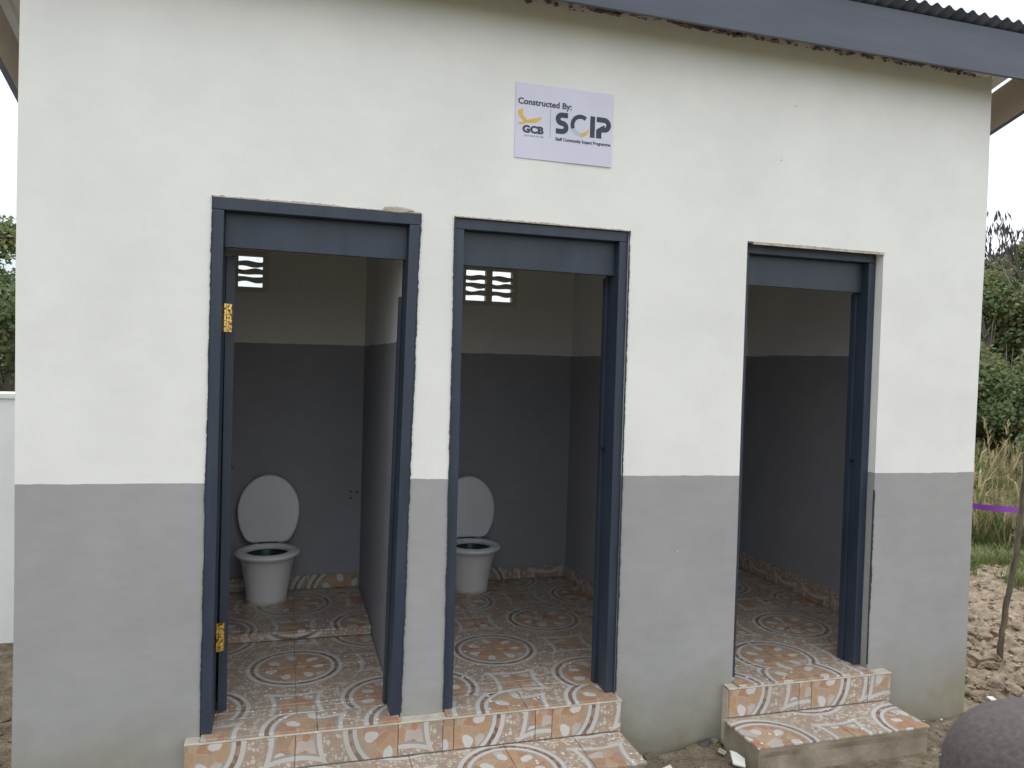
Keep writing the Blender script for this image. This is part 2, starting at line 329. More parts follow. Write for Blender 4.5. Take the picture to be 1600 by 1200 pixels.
# structured grid for the front wall with three openings
def grid_wall(name, xlines, holes, zlines, y0, y1, material, ragged=0, parent=B, wob=.0015, ncell=.08):
    # xlines: list of functions x(z); holes: set of (column, zlo, zhi)
    cols = []           # fractional columns
    for k in range(len(xlines)-1):
        wdt = xlines[k+1](1)-xlines[k](1); n = max(1, round(wdt/ncell))
        for i in range(n): cols.append((k, i/n))
    cols.append((len(xlines)-2, 1.0))
    def X(c, z): k, f = cols[c]; return xlines[k](z)*(1-f) + xlines[k+1](z)*f
    mb = MB(); nc = len(cols); nzr = len(zlines)
    def P(c, r, y):
        z = zlines[r]; x = X(c, z)
        if ragged and r == nzr-1: z += ragged*(fbm(x*4, 3.3)*.5 + fbm(x*17, 1.7)*.7 + .15)
        yy = y + (wob*1.6*fbm(x*1.6, z*1.6, y*7) if y == y0 else 0)
        return (x, yy, z)
    filled = {}
    for c in range(nc-1):
        for r in range(nzr-1):
            zc = (zlines[r]+zlines[r+1])/2
            filled[c, r] = not any(cols[c][0] == k and lo < zc < hi for k, lo, hi in holes)
    base = {}
    for y in (y0, y1):
        for r in range(nzr):
            for c in range(nc): base[y, r, c] = len(mb.v); mb.v.append(P(c, r, y))
    for (c, r), ok in filled.items():
        if not ok: continue
        mb.f.append((base[y0, r, c], base[y0, r, c+1], base[y0, r+1, c+1], base[y0, r+1, c])); mb.m.append(0)
        mb.f.append((base[y1, r, c+1], base[y1, r, c], base[y1, r+1, c], base[y1, r+1, c+1])); mb.m.append(0)
        for dc, dr, e in ((-1, 0, ((c, r), (c, r+1))), (1, 0, ((c+1, r+1), (c+1, r))), (0, -1, ((c+1, r), (c, r))), (0, 1, ((c, r+1), (c+1, r+1)))):
            if not filled.get((c+dc, r+dr), False):
                (ca, ra), (cb, rb) = e
                mb.face([P(cb, rb, y0), P(ca, ra, y0), P(ca, ra, y1), P(cb, rb, y1)])
    return mb.build(name, material, parent)
zl = [-.12, 0, .08, .15, .22, T] + [T+(OPEN_TOP-T)*i/24 for i in range(1, 25)] + [OPEN_TOP+(ZTOP-OPEN_TOP)*i/11 for i in range(1, 12)]
xl = [left_x] + [(lambda z, k=k: edge_x(k, z)) for k in range(6)] + [right_x]
grid_wall('wall', xl, [(1, .219, OPEN_TOP), (3, .219, OPEN_TOP), (5, .219, OPEN_TOP)], zl, 0, WT, M['facade'], ragged=.030, ncell=.035)
# back wall with vent openings
BY1, BY2 = 1.75, 1.88; BACK = 2.02
VENTS = [(.44, .84, 2.168, 2.412, BY1), (2.06, 2.462, 2.168, 2.432, BY2), (3.30, 3.70, 2.168, 2.43, BY2)]
def roofz(y): return 3.505 - .305*(y+.15)
def prism(name, poly_yz, x0, x1, material, parent=B):
    mb = MB(); a = [(x0, y, z) for y, z in poly_yz]; b = [(x1, y, z) for y, z in poly_yz]; n = len(a)
    mb.face(list(reversed(a))); mb.face(b)
    for i in range(n): j = (i+1) % n; mb.face([a[i], a[j], b[j], b[i]])
    return mb.build(name, material, parent)
ZB = roofz(1.95)-.12
RX = [(.13, 1.425, BY1), (1.575, 2.873, BY2), (3.0, 4.283, BY2)]     # rooms: x0, x1, back
def lines(*a): return [(lambda z, q=q: q) for q in a]
for k, ((x0, x1, by), (vx0, vx1, vz0, vz1, _)) in enumerate(zip(RX, VENTS)):
    grid_wall('back_wall', lines(x0+.0005, vx0, vx1, x1+.0005), [(1, vz0, vz1)], [-.1, .3, 1.2, vz0, vz1, ZB], by, BACK, M['inside%d' % (k+1)], wob=.002, ncell=.4)
    # vent block: cement grille, two columns of four wavy slots
    rim = MB(); yb0, yb1 = by-.004, by+.055
    e = .038; ww = (vx1-vx0); cx = (vx0+vx1)/2
    rim.box(vx0+.001, vx0+e, yb0, yb1, vz0+.001, vz1-.001); rim.box(vx1-e, vx1-.001, yb0, yb1, vz0+.001, vz1-.001); rim.box(cx-.02, cx+.02, yb0, yb1, vz0+.001, vz1-.001)
    rim.box(vx0+e, cx-.02, yb0, yb1, vz0+.001, vz0+.03); rim.box(cx+.02, vx1-e, yb0, yb1, vz0+.001, vz0+.03)
    rim.box(vx0+e, cx-.02, yb0, yb1, vz1-.026, vz1-.001); rim.box(cx+.02, vx1-e, yb0, yb1, vz1-.026, vz1-.001)
    vb = rim.build('vent_block', M['vent'], B)
    hh = (vz1-vz0-.056)/4
    for q, (a, b) in enumerate(((vx0+e, cx-.02), (cx+.02, vx1-e))):
        for s in range(1, 4):
            zc = vz0+.03+hh*s; fin = MB(); n = 12; rs = []
            for i in range(n+1):
                f = i/n; x = a+(b-a)*f; sg = -1 if (s+q) % 2 else 1
                c0 = zc+.004*math.sin(f*2*PI)*sg; th = .0140+.0025*math.cos(f*2*PI*1.0+s)
                rs.append([(x, yb0+.003, c0-th), (x, yb1-.003, c0-th), (x, yb1-.003, c0+th), (x, yb0+.003, c0+th)])
            fin.rings(rs); fin.build('fin', M['vent'], vb)
# side walls and partitions
def side(name, x0, x1, material, yb=BACK): return prism(name, [(WT+.002, -.1), (yb, -.1), (yb, roofz(yb)-.10), (WT+.002, roofz(WT)-.10)], x0, x1, material)
side('side_wall', .004, .110, M['facade']); side('side_wall', .1105, .1315, M['inside1']); side('side_wall', 4.305, CORNER_X-.002, M['facade']); side('side_wall', 4.281, 4.3045, M['inside3'])
side('partition', 1.4265, 1.5745, M['inside1'], BACK-.02); side('partition', 2.874, 2.999, M['inside2'], BACK-.02)
# --- door frames
JW = .044; JD = .15
frames = []
REC = [-.006, .008, .046]
for d in range(3):
    kl, kr = 2*d, 2*d+1; y0 = REC[d]; y1 = WT-.006
    fr = MB(); zt = OPEN_TOP-.004
    def jx(k, z, o): return edge_x(k, z)+o
    # head beam is the frame's own mesh
    fr.hexa([(jx(kl, zt, .003), y0, zt-JW), (jx(kr, zt, -.003), y0, zt-JW), (jx(kr, zt, -.003), y1, zt-JW), (jx(kl, zt, .003), y1, zt-JW),
             (jx(kl, zt, .003), y0, zt), (jx(kr, zt, -.003), y0, zt), (jx(kr, zt, -.003), y1, zt), (jx(kl, zt, .003), y1, zt)])
    F_ = fr.build('door_frame', M['navy'], B, bevel=.002); frames.append(F_)
    for k, s in ((kl, 1), (kr, -1)):
        j = MB(); a, b = (.003, JW) if s == 1 else (-JW, -.003)
        zb = T+.0015; zs = [zb+(zt-JW-.001-zb)*i/14 for i in range(15)]
        rs = [[(jx(k, z, a), y0, z), (jx(k, z, b)+.0012*fbm(z*3, k), y0+.0015*fbm(z*4, k+3), z), (jx(k, z, b)+.0012*fbm(z*3, k), y1, z), (jx(k, z, a), y1, z)] for z in zs]
        j.rings(rs); j.build('jamb', M['navy'], F_, bevel=.003)
    bz = [2.205, 2.196, 2.197][d]; p = MB(); ya = max(y0, 0)+.045
    p.hexa([(jx(kl, bz, JW+.001), ya, bz+.002), (jx(kr, bz, -JW-.001), ya, bz-.002), (jx(kr, bz, -JW-.001), ya+.02, bz-.002), (jx(kl, bz, JW+.001), ya+.02, bz+.002),
            (jx(kl, zt, JW+.001), ya, zt-JW-.001), (jx(kr, zt, -JW-.001), ya, zt-JW-.001), (jx(kr, zt, -JW-.001), ya+.02, zt-JW-.001), (jx(kl, zt, JW+.001), ya+.02, zt-JW-.001)])
    p.build('transom_board', M['navy'], F_, bevel=.0015)
    # rebate stop on the latch side
    st = MB(); top = 2.055 if d == 0 else bz-.003
    xr = edge_x(kr, 1.2)-JW
    st.hexa([(edge_x(kr, T)-JW-.013, y1-.035, T+.002), (edge_x(kr, T)-JW-.0005, y1-.035, T+.002), (edge_x(kr, T)-JW-.0005, y1, T+.002), (edge_x(kr, T)-JW-.013, y1, T+.002),
             (edge_x(kr, top)-JW-.013, y1-.035, top), (edge_x(kr, top)-JW-.0005, y1-.035, top), (edge_x(kr, top)-JW-.0005, y1, top), (edge_x(kr, top)-JW-.013, y1, top)])
    st.build('stop', M['navy'], F_, bevel=.001)
    if d: 
        k = MB(); zc = 1.40 if d == 1 else 1.335; xx = edge_x(kr, zc)-JW
        k.tube([(xx-.016, y1-.05, zc), (xx+.001, y1-.05, zc)], .008, 10); k.build('latch_hole', M['dark'], F_)
    # ragged mortar and brushed paint round the frame
    def strip(name, path, w0, w1, material, y, amp, seed, step=.008, th=.002):
        mbs = MB(); A = []; Bq = []
        (x0, z0), (x1, z1) = path; Ln = math.hypot(x1-x0, z1-z0); n = int(Ln/step); dx, dz = (x1-x0)/Ln, (z1-z0)/Ln; nxv, nzv = dz, -dx
        for i in range(n+1):
            f = i/n*Ln; a = w0; b = w1 + amp*(fbm(f*3.1, seed)*.7 + fbm(f*14, seed+4)*.35 + fbm(f*60, seed+4)*.4)
            b = max(a+.0005, b)
            A.append((x0+dx*f+nxv*a, z0+dz*f+nzv*a)); Bq.append((x0+dx*f+nxv*b, z0+dz*f+nzv*b))
        rs = [[(a[0], y-th, a[1]), (b[0], y-th, b[1]), (b[0], y+.0025, b[1]), (a[0], y+.0025, a[1])] for a, b in zip(A, Bq)]
        mbs.rings(rs); return mbs.build(name, material, B)
    if d < 2:
        strip('brush_edge', [(edge_x(kl, T), T), (edge_x(kl, OPEN_TOP), OPEN_TOP)], -.004, .002, M['navy_edge'], -.002, .0045, 11+d) if False else None
        strip('paint_bleed', [(edge_x(kl, OPEN_TOP), OPEN_TOP), (edge_x(kl, T), T+.01)], -.003, .0015, M['navy_edge'], -.0035, .006, 11+d)
        strip('paint_bleed', [(edge_x(kr, T), T+.01), (edge_x(kr, OPEN_TOP), OPEN_TOP)], -.003, .003, M['navy_edge'], -.0035, .008, 21+d)
        strip('mortar_line', [(edge_x(kr, OPEN_TOP)+.003, OPEN_TOP), (edge_x(kl, OPEN_TOP)-.003, OPEN_TOP)], -.002, .0035, M['mortar'], -.0035, .009, 31+d*9)
    else:
        strip('mortar_line', [(edge_x(kr, OPEN_TOP)+.002, OPEN_TOP-.005), (edge_x(kl, OPEN_TOP)+.03, OPEN_TOP-.005)], -.008, .004, M['mortar'], -.0025, .006, 61)
        strip('paint_bleed', [(edge_x(kr, T)-.004, T+.02), (edge_x(kr, 1.2)-.002, 1.2)], -.004, .004, M['navy_edge'], -.0025, .009, 77)
# chipped plaster patch above the first doorway's right corner
def blob(name, cx, cz, rx, rz, y, material, seed, parent=B, th=.006):
    mbp = MB(); n = 30; out_ = []; inn = []
    for i in range(n):
        a = 2*PI*i/n; k = 1+.28*fbm(math.cos(a)*2, math.sin(a)*2, seed)
        out_.append((cx+rx*k*math.cos(a), y, cz+rz*k*math.sin(a))); inn.append((cx+rx*k*.72*math.cos(a), y-th, cz+rz*k*.72*math.sin(a)))
    mbp.rings([inn, out_]); return mbp.build(name, material, parent)
pp = at_y(622, 330, 0); blob('plaster_patch', pp.x, pp.z+.004, .062, .014, -.0035, M['mortar'], 5.2)
# --- open door leaf of the first room, hinges
F0 = frames[0]
lx = edge_x(0, 1.2)+JW
leaf = MB(); leaf.box(0, .036, 0, .66, T+.012, 2.19); lf = leaf.build('door', M['navy'], B, bevel=.002)
lf.location = (lx+.004, WT+.004, 0); lf.rotation_euler = (0, 0, math.radians(7.5))
hd = MB(); hd.tube([(.045, .60, 1.25), (.075, .60, 1.25)], .009, 10); hd.tube([(.073, .60, 1.25), (.073, .49, 1.25)], .008, 10); hd.box(.036, .040, .58, .62, 1.15, 1.32); hd.build('handle', M['brass'], lf, smooth=True)
def hinge(z0, z1):
    h = MB(); x = edge_x(0, z0)+JW; y = .035; nseg = 5; dz = (z1-z0)/nseg
    for i in range(nseg): h.tube([(x+.009, y, z0+i*dz+.001), (x+.009, y, z0+(i+1)*dz-.001)], .0075, 12)
    h.box(x+.0005, x+.003, y+.003, y+.045, z0+.002, z1-.002)
    hx = x+.016
    h.hexa([(hx, y-.004, z0+.002), (hx+.019, y+.010, z0+.002), (hx+.019, y+.013, z0+.002), (hx, y-.001, z0+.002), (hx, y-.004, z1-.002), (hx+.019, y+.010, z1-.002), (hx+.019, y+.013, z1-.002), (hx, y-.001, z1-.002)])
    for i in range(3):
        zz = z0+(z1-z0)*(.2+.3*i); h.tube([(hx+.012, y+.008, zz), (hx+.013, y-.001, zz)], .004, 8)
    h.build('hinge', M['brass'], F0)
hinge(1.872, 1.985); hinge(.600, .718)
# --- tiles
S = .41
def tile(x0, x1, y0, y1, ztop, ox, oy, parent=B, th=.009, axis='z', gap=.0014, jig=True, name='tile'):
    x0 += gap; x1 -= gap; y0 += gap; y1 -= gap
    if x1-x0 < .008 or y1-y0 < .008: return
    dz = [R(-.0006, .0006) if jig else 0 for _ in range(4)]
    if axis == 'z': P = lambda a, b, h: (a, b, ztop-h)
    elif axis == 'y': P = lambda a, b, h: (a, ztop+h, b)       # faces -y, plane at y = ztop
    else: P = lambda a, b, h: (ztop+h, a, b)                    # faces -x
    top = [(x0, y0), (x1, y0), (x1, y1), (x0, y1)]
    uv = lambda a, b: ((a-ox)/S, (b-oy)/S)
    m = MB(); e = .0012
    ti = [(x0+e, y0+e), (x1-e, y0+e), (x1-e, y1-e), (x0+e, y1-e)]
    A = [P(a, b, dz[i]) for i, (a, b) in enumerate(ti)]; C = [P(a, b, e+dz[i]) for i, (a, b) in enumerate(top)]; D = [P(a, b, th) for a, b in top]
    m.face(A, uv=[uv(*q) for q in ti])
    for i in range(4):
        j = (i+1) % 4
        m.face([C[i], C[j], A[j], A[i]], uv=[uv(*top[i]), uv(*top[j]), uv(*ti[j]), uv(*ti[i])])
        m.face([D[i], D[j], C[j], C[i]], uv=[uv(*top[i]), uv(*top[j]), uv(*top[j]), uv(*top[i])])
    if axis == 'x':
        m.f = [tuple(reversed(f)) for f in m.f]; m.uv = {k: list(reversed(v)) for k, v in m.uv.items()}
    return m.build(name, M['tile'], parent)
def tile_field(x0, x1, y0, y1, z, ox, oy, parent):
    i0 = math.floor((x0-ox)/S); i1 = math.ceil((x1-ox)/S); j0 = math.floor((y0-oy)/S); j1 = math.ceil((y1-oy)/S)
    for i in range(i0, i1):
        for j in range(j0, j1):
            a, b = max(x0, ox+i*S), min(x1, ox+(i+1)*S); c, d = max(y0, oy+j*S), min(y1, oy+(j+1)*S)
            if b-a > .02 and d-c > .02: tile(a, b, c, d, z, ox, oy, parent)
YF = -.055
def floor_bed(x0, x1, y0, y1, z0, z1, name='floor', material='floor_grout'):
    m = MB(); m.box(x0, x1, y0, y1, z0, z1); return m.build(name, M[material], B)
OFF = [(1.02, .61), (2.02, .64), (3.43, .24)]
for k, (x0, x1, by) in enumerate(RX):
    ox, oy = OFF[k]; seam = (.108, .122, .105)[k]
    dl, dr = edge_x(2*k, T)+.004, edge_x(2*k+1, T)-.004
    fb = floor_bed(x0+.001, x1-.001, WT+.003, by-.001, .10, T-.0022)
    tile_field(x0+.002, x1-.002, WT+.004, (.985 if k == 0 else by-.002), T, ox, oy, fb)
    # the cut strip inside the doorway, then the threshold pieces
    lo, hi = dl+JW+.002, dr-JW-.002
    tb = floor_bed(dl, dr, -.0005, WT+.001, .2205, T-.0022, 'threshold')
    i0 = math.floor((lo-ox)/S); i1 = math.ceil((hi-ox)/S)
    for i in range(i0, i1):
        a, b = max(lo, ox+i*S), min(hi, ox+(i+1)*S)
        if b-a > .01: tile(a, b, seam, WT+.0045, T, ox, oy, tb)
    if k < 2:
        c = 1.10 if k == 0 else 1.985
        tile(dl+.001, c, YF+.004, seam, T+.0005, c, YF+.01, tb); tile(c, dr-.001, YF+.004, seam, T+.0005, c+S, YF+.01, tb)
    else:
        tile(dl+.001, 3.22, YF+.004, seam, T+.0005, 2.95, YF+.0, tb); tile(3.22, dr-.001, YF+.004, seam, T+.0005, 3.42, YF+.03, tb)
    if k == 0:   # raised back part
        rb = floor_bed(x0+.001, x1-.001, .993, by-.001, T, T+.0428, 'raised_floor')
        tile_field(x0+.002, x1-.002, .986, by-.002, T+.045, ox, oy+.03, rb)
        for i in range(4):
            a, b = max(x0+.002, ox-.82+i*S-.0), min(x1-.002, ox-.41+i*S)
            if b-a > .02: tile(a, b, T+.001, T+.036, .984, ox, T+.2, rb, axis='y', th=.008)
    # skirting tiles
    zf = T+(.045 if k == 0 else 0)
    n = 4
    for i in range(n):
        a, b = x0+.012+(x1-x0-.024)*i/n, x0+.012+(x1-x0-.024)*(i+1)/n
        tile(a, b, zf+.001, zf+.088, by-.010, ox+.1*i, zf-.05, fb, axis='y')
    sh_ = .088 if k == 1 else .125
    if k > 0:
        for i in range(5):
            a, b = WT+.01+(by-.012-WT-.01)*i/5, WT+.01+(by-.012-WT-.01)*(i+1)/5
            tile(a, b, zf+.001, zf+sh_, x1-.010, .3*i, zf-.05, fb, axis='x')
# riser below the first two doorways and below the third, steps in front
def riser(x0, x1, pieces, doors):
    m = MB(); m.box(x0, x1, YF+.010, -.001, .0, T-.009); rz = m.build('riser', M['grout'], B)
    for a, b, mx in pieces: tile(a, b, .142, T-.016, YF, mx, .272, rz, axis='y')
    # lumpy mortar ledge
    n = int((x1-x0)/.012); rs = []
    for i in range(n+1):
        x = x0+(x1-x0)*i/n; z = T-.0045+.004*fbm(x*22, 4)-(.004 if not any(l < x < r for l, r in doors) else 0); y = YF-.0005+.002*fbm(x*31, 8)
        top = z if not any(l+.002 < x < r-.002 for l, r in doors) else T-.0105
        rs.append([(x, y, T-.015), (x, -.0005, T-.0145), (x, -.0005, top), (x, YF+.004, top), (x, y, top-.002)])
    led = MB(); led.rings(rs); led.build('mortar_ledge', M['grout'], rz)
    return rz
D = [(edge_x(2*k, T)+.004, edge_x(2*k+1, T)-.004) for k in range(3)]
for k in range(3):   # bed under the threshold nose
    m = MB(); m.box(D[k][0], D[k][1], YF+.003, -.0005, T-.0142, T-.009); m.build('threshold_bed', M['grout'], B)
riser(.602, 2.432, [(.604, 1.014, .605), (1.014, 1.425, 1.425), (1.425, 1.613, 1.86), (1.613, 1.66, 1.66), (1.66, 2.023, 1.66), (2.023, 2.10, 2.46), (2.10, 2.43, 2.10)], D[:2])
riser(2.980, 3.912, [(2.983, 3.37, 2.99), (3.37, 3.44, 3.81), (3.44, 3.773, 3.44), (3.773, 3.91, 4.30)], D[2:])
def step(x0, x1, ox, oy, joints):
    z = .14; y0, y1 = -.335, YF-.001; n = 40
    m = MB(); nseg = int((x1-x0)/.03)
    # body with a slightly uneven face
    def col(x, inset=0):
        w = lambda q: .006*fbm(x*6, q*9)
        return [(x, y0+.012+w(0), -.05), (x, y0+.010+w(.05), .03), (x, y0+.010+w(.1), .085), (x, y0+.004, .112), (x, y0+.003, z-.0102), (x, y1, z-.0102), (x, y1, -.05)]
    m.rings([col(x0+.008)] + [col(x0+.008+(x1-x0-.016)*i/nseg) for i in range(1, nseg)] + [col(x1-.008)])
    b = m.build('step', M['concrete'], B)
    edges = [x0]+joints+[x1]
    for a, c in zip(edges, edges[1:]): tile(a, c, y0, y1, z, ox, oy, b, gap=.0012)
    return b
step(.602, 2.425, 1.86, -.27, [1.06, 1.47, 1.88, 2.2])
step(2.955, 3.885, 3.46, .10, [3.46])
mm = MB(); mm.box(2.24, 2.44, -.34, -.06, 0, .05)
# --- roof
rx0, rx1 = -.26, 4.72
def rz_(y): return 3.505-.305*(y+.15)
YB = 2.30
# corrugated sheet
m = MB(); pitch = .072; nper = int((rx1-rx0+.10)/pitch); per = 8; rows = []
X0 = rx0-.05; ysr = [-.205, 0, .8, 1.6, YB+.06]
cols = nper*per+1
for layer, dz in ((0, .0), (1, .004)):
    for y in ysr:
        for i in range(cols):
            x = X0+i*pitch/per; m.v.append((x, y + (.004*math.sin(x*3) if y < 0 else 0), rz_(y)+.012+dz+.010*math.cos(2*PI*i/per)+.002*fbm(x*1.5, y)))
L2 = cols*len(ysr)
for r in range(len(ysr)-1):
    for i in range(cols-1):
        k = r*cols+i; m.f.append((k, k+cols, k+cols+1, k+1)); m.m.append(0 if r == 0 else 1); k += L2; m.f.append((k, k+1, k+cols+1, k+cols)); m.m.append(0)
for i in range(cols-1): m.f.append((i, i+1, L2+i+1, L2+i)); m.m.append(0); k = (len(ysr)-1)*cols+i; m.f.append((k+1, k, L2+k, L2+k+1)); m.m.append(0)
roof = m.build('roof', [M['sheet'], M['sheet_under']], B, smooth=True)
def sloped(name, x0, x1, ya, yb, lo, hi, material):
    m = MB(); n = 6; rs = []
    for i in range(n+1):
        y = ya+(yb-ya)*i/n; rs.append([(x0, y, rz_(y)+lo), (x1, y, rz_(y)+lo), (x1, y, rz_(y)+hi), (x0, y, rz_(y)+hi)])
    m.rings(rs); return m.build(name, material, roof)
# fascia, verge boards, purlins and rafters
m = MB(); m.hexa([(rx0-.02, -.175, 3.278), (rx1+.02, -.175, 3.278), (rx1+.02, -.152, 3.278), (rx0-.02, -.152, 3.278), (rx0-.02, -.175, 3.497), (rx1+.02, -.175, 3.497), (rx1+.02, -.152, 3.497), (rx0-.02, -.152, 3.497)])
m.build('fascia', M['fascia'], roof, bevel=.002)
m = MB(); m.box(rx0-.02, rx1+.02, -.181, -.1752, 3.272, 3.300); m.build('fascia_lip', M['fascia'], roof, bevel=.0015)
sloped('verge_board', rx0-.020, rx0, -.150, YB, -.222, -.004, M['board']); sloped('verge_board', rx1, rx1+.020, -.150, YB, -.222, -.004, M['board'])
sloped('verge_trim', rx0-.026, rx0-.021, -.150, YB, -.226, -.002, M['fascia']); sloped('verge_trim', rx1+.021, rx1+.026, -.150, YB, -.226, -.002, M['fascia'])
sloped('verge_trim', rx0-.0205, rx0+.0, -.150, YB, -.227, -.2225, M['fascia']); sloped('verge_trim', rx1, rx1+.0205, -.150, YB, -.227, -.2225, M['fascia'])
for y in (-.13, .45, 1.05, 1.65, 2.24):
    m = MB(); z = rz_(y); m.box(rx0+.001, rx1-.001, y-.02, y+.02, z-.060, z-.004); m.build('purlin', M['timber'], roof)
for x in (.5, 1.5, 2.15, 2.93, 3.6, 4.2):
    sloped('rafter', x-.025, x+.025, WT+.02, YB-.1, -.16, -.064, M['timber'])
m = MB(); m.box(rx0, rx1, YB+.001, YB+.022, rz_(YB)-.19, rz_(YB)-.004); m.build('back_fascia', M['fascia'], roof)
# rough cement crumbs along the top of the wall
crumb = MB()
def lump(mb, c, r, seed, mi=0, squash=.6, sub=1):
    bm = bmesh.new(); bmesh.ops.create_icosphere(bm, subdivisions=sub, radius=1)
    k = len(mb.v)
    for v in bm.verts:
        q = v.co*(1+.55*noise.noise(v.co*1.7+Vector((seed, seed*1.3, 0)))+(.25*noise.noise(v.co*4.5+Vector((seed, 3, seed))) if sub > 1 else 0)); mb.v.append((c[0]+q.x*r*1.2, c[1]+q.y*r, c[2]+q.z*r*squash))
    for f in bm.faces: mb.f.append(tuple(k+v.index for v in f.verts)); mb.m.append(mi)
    bm.free()
for i in range(330):
    x = R(1.9, 4.4) if random.random() < .8 else R(0.1, 1.9)
    c = fbm(x*2.2, 6.1)
    if c < -.05 and random.random() < .6: continue
    lump(crumb, (x, R(-.012, .004), 3.334+R(-.006, .016)+.014*c), R(.004, .012)*(1.5 if random.random() < .12 else 1), R(0, 50), squash=.5)
crumb.build('cement_crumbs', M['chipped'], B, kind='stuff')
# small anchor holes low on the back wall of the first room
for px, py in ((548, 768), (548, 778), (558, 769)):
    p_ = at_y(px, py, BY1-.002); m = MB(); m.tube([(p_.x, BY1-.004, p_.z), (p_.x, BY1+.002, p_.z)], .006, 8); m.build('anchor_hole', M['dark'], B)
# ================================================================== SIGN
sg = empty('sign', 'pale lilac rectangular sign board on the white wall reading Constructed By', 'sign')
m_, t_, b_ = mat('sign print ground', rough=.4)
t_.links.new(ramp(t_, noi(t_, coords(t_), 5, 4), [(.3, (.60, .60, .74)), (.7, (.67, .66, .79))]), b_.inputs['Base Color'])
M['sign'] = m_
M['ink'] = simple('sign ink', (.030, .040, .062), (.045, .055, .08), 20, .5)
M['yellow'] = simple('sign yellow', (.62, .40, .07), (.72, .50, .14), 12, .5)
M['paleblue'] = simple('sign pale blue', (.42, .52, .62), (.50, .58, .68), 12, .5)
M['greytext'] = simple('sign grey', (.22, .24, .30), (.28, .30, .36), 12, .5)
SX0, SX1, SZ0, SZ1 = 1.866, 2.314, 2.665, 2.984
m = MB(); m.box(SX0, SX1, -.0052, -.0030, SZ0, SZ1); m.build('panel', M['sign'], sg)
SY = -.0055
W_, H_ = SX1-SX0, SZ1-SZ0
def spt(u, v): return (SX0+u*W_, SZ1-v*H_)           # u right, v down (0..1)
def flat(name, poly, material, lift=0):
    m = MB(); n = len(poly); f = [(x, SY-lift-.0003, z) for x, z in poly]; b = [(x, SY+.0005, z) for x, z in poly]
    # clockwise or not: make it face -y
    ar = sum(poly[i][0]*poly[(i+1) % n][1]-poly[(i+1) % n][0]*poly[i][1] for i in range(n))
    if ar < 0: f.reverse(); b.reverse()
    m.face(f)
    for i in range(n): j = (i+1) % n; m.face([b[i], b[j], f[j], f[i]])
    return m.build(name, material, sg)
def text(name, s, u, v, size, material, bold=0, width=None, sh=1):
    c = bpy.data.curves.new(name, 'FONT'); c.body = s; c.size = size; c.offset = bold; c.extrude = .0002; c.resolution_u = 4
    o = bpy.data.objects.new(name, c); COL.objects.link(o); bpy.context.view_layer.update()
    wd = o.dimensions.x; me = bpy.data.meshes.new_from_object(o); bpy.data.objects.remove(o)
    k = (width/wd) if width else 1; x, z = spt(u, v)
    xm = min(q.co.x for q in me.vertices)
    for q in me.vertices: a, b, d = q.co; q.co = (x+(a-xm)*k, SY-.0002-d, z+b*sh)
    me.materials.clear(); me.materials.append(material); o = bpy.data.objects.new(name, me); COL.objects.link(o); o.parent = sg; return o
text('heading', 'Constructed By:', .022, .280, .036, M['ink'], .0010, .545*W_, 1.0)
text('lettering', 'GCB', .072, .652, .041, M['ink'], .0022, .215*W_, 1.0)
text('slogan', 'your bank for life', .09, .705, .013, M['greytext'], 0, .195*W_)
text('subtitle', 'Staff Community Impact Programme', .408, .715, .0190, M['ink'], .0006, .575*W_, 1.0)
xA, zA = spt(.350, .30); xB, zB = spt(.3535, .69); flat('divider', [(xA, zB), (xB, zB), (xB, zA), (xA, zA)], M['greytext'])
# eagle with two raised wings
ev = lambda q: (q[0], .345+(q[1]-.205)*.60)
w1 = [(.10, .50), (.07, .46), (.035, .38), (.022, .29), (.03, .235), (.055, .215), (.072, .205), (.078, .24), (.07, .30), (.082, .36), (.105, .40), (.115, .435), (.112, .50)]
w2 = [(.112, .50), (.108, .455), (.135, .425), (.175, .395), (.215, .38), (.262, .335), (.258, .37), (.245, .40), (.255, .405), (.235, .44), (.24, .45), (.21, .475), (.18, .495), (.14, .505)]
bd_ = [(.045, .555), (.025, .52), (.06, .505), (.08, .475), (.125, .47), (.125, .50), (.09, .525), (.055, .56)]
flat('eagle', [spt(*ev(q)) for q in w1], M['yellow']); flat('eagle', [spt(*ev(q)) for q in w2], M['yellow'], .0001); flat('eagle', [spt(*ev(q)) for q in bd_], M['yellow'], .0002)
# SCIP: heavy letters. local letter space: x in units, z 0..1
LZ0, LZ1 = spt(0, .622)[1], spt(0, .33)[1]; LH = LZ1-LZ0
def lp(u, f): return (SX0+u*W_, LZ0+LH*f)
def ribbon_letter(name, pts, wd, material, lift=0):
    m = MB(); n = len(pts); Lf = []; Rt = []
    for i in range(n):
        a = Vector(pts[max(i-1, 0)]); b = Vector(pts[min(i+1, n-1)]); d = (b-a).normalized(); nn = Vector((-d.y, d.x))*wd/2; c = Vector(pts[i]); Lf.append(c+nn); Rt.append(c-nn)
    for i in range(n-1):
        q = [Rt[i], Rt[i+1], Lf[i+1], Lf[i]]; ar = sum(q[k].x*q[(k+1) % 4].y-q[(k+1) % 4].x*q[k].y for k in range(4))
        if ar < 0: q.reverse()
        m.face([(c.x, SY-lift-.0004, c.y) for c in q])
    return m.build(name, material, sg)
def arc(cx, cz, rx, rz, a0, a1, n=20): return [(cx+rx*math.cos(math.radians(a0+(a1-a0)*i/n)), cz+rz*math.sin(math.radians(a0+(a1-a0)*i/n))) for i in range(n+1)]
st_ = .050*W_; hw = st_/2
sl, sr = SX0+.405*W_, SX0+.54*W_; scx = (sl+sr)/2; rr = (LH/2+hw*.0)/2
r1x = (sr-sl)/2-hw; r1z = (LH-st_)/4
zu = LZ0+LH-hw-r1z; zd = LZ0+hw+r1z
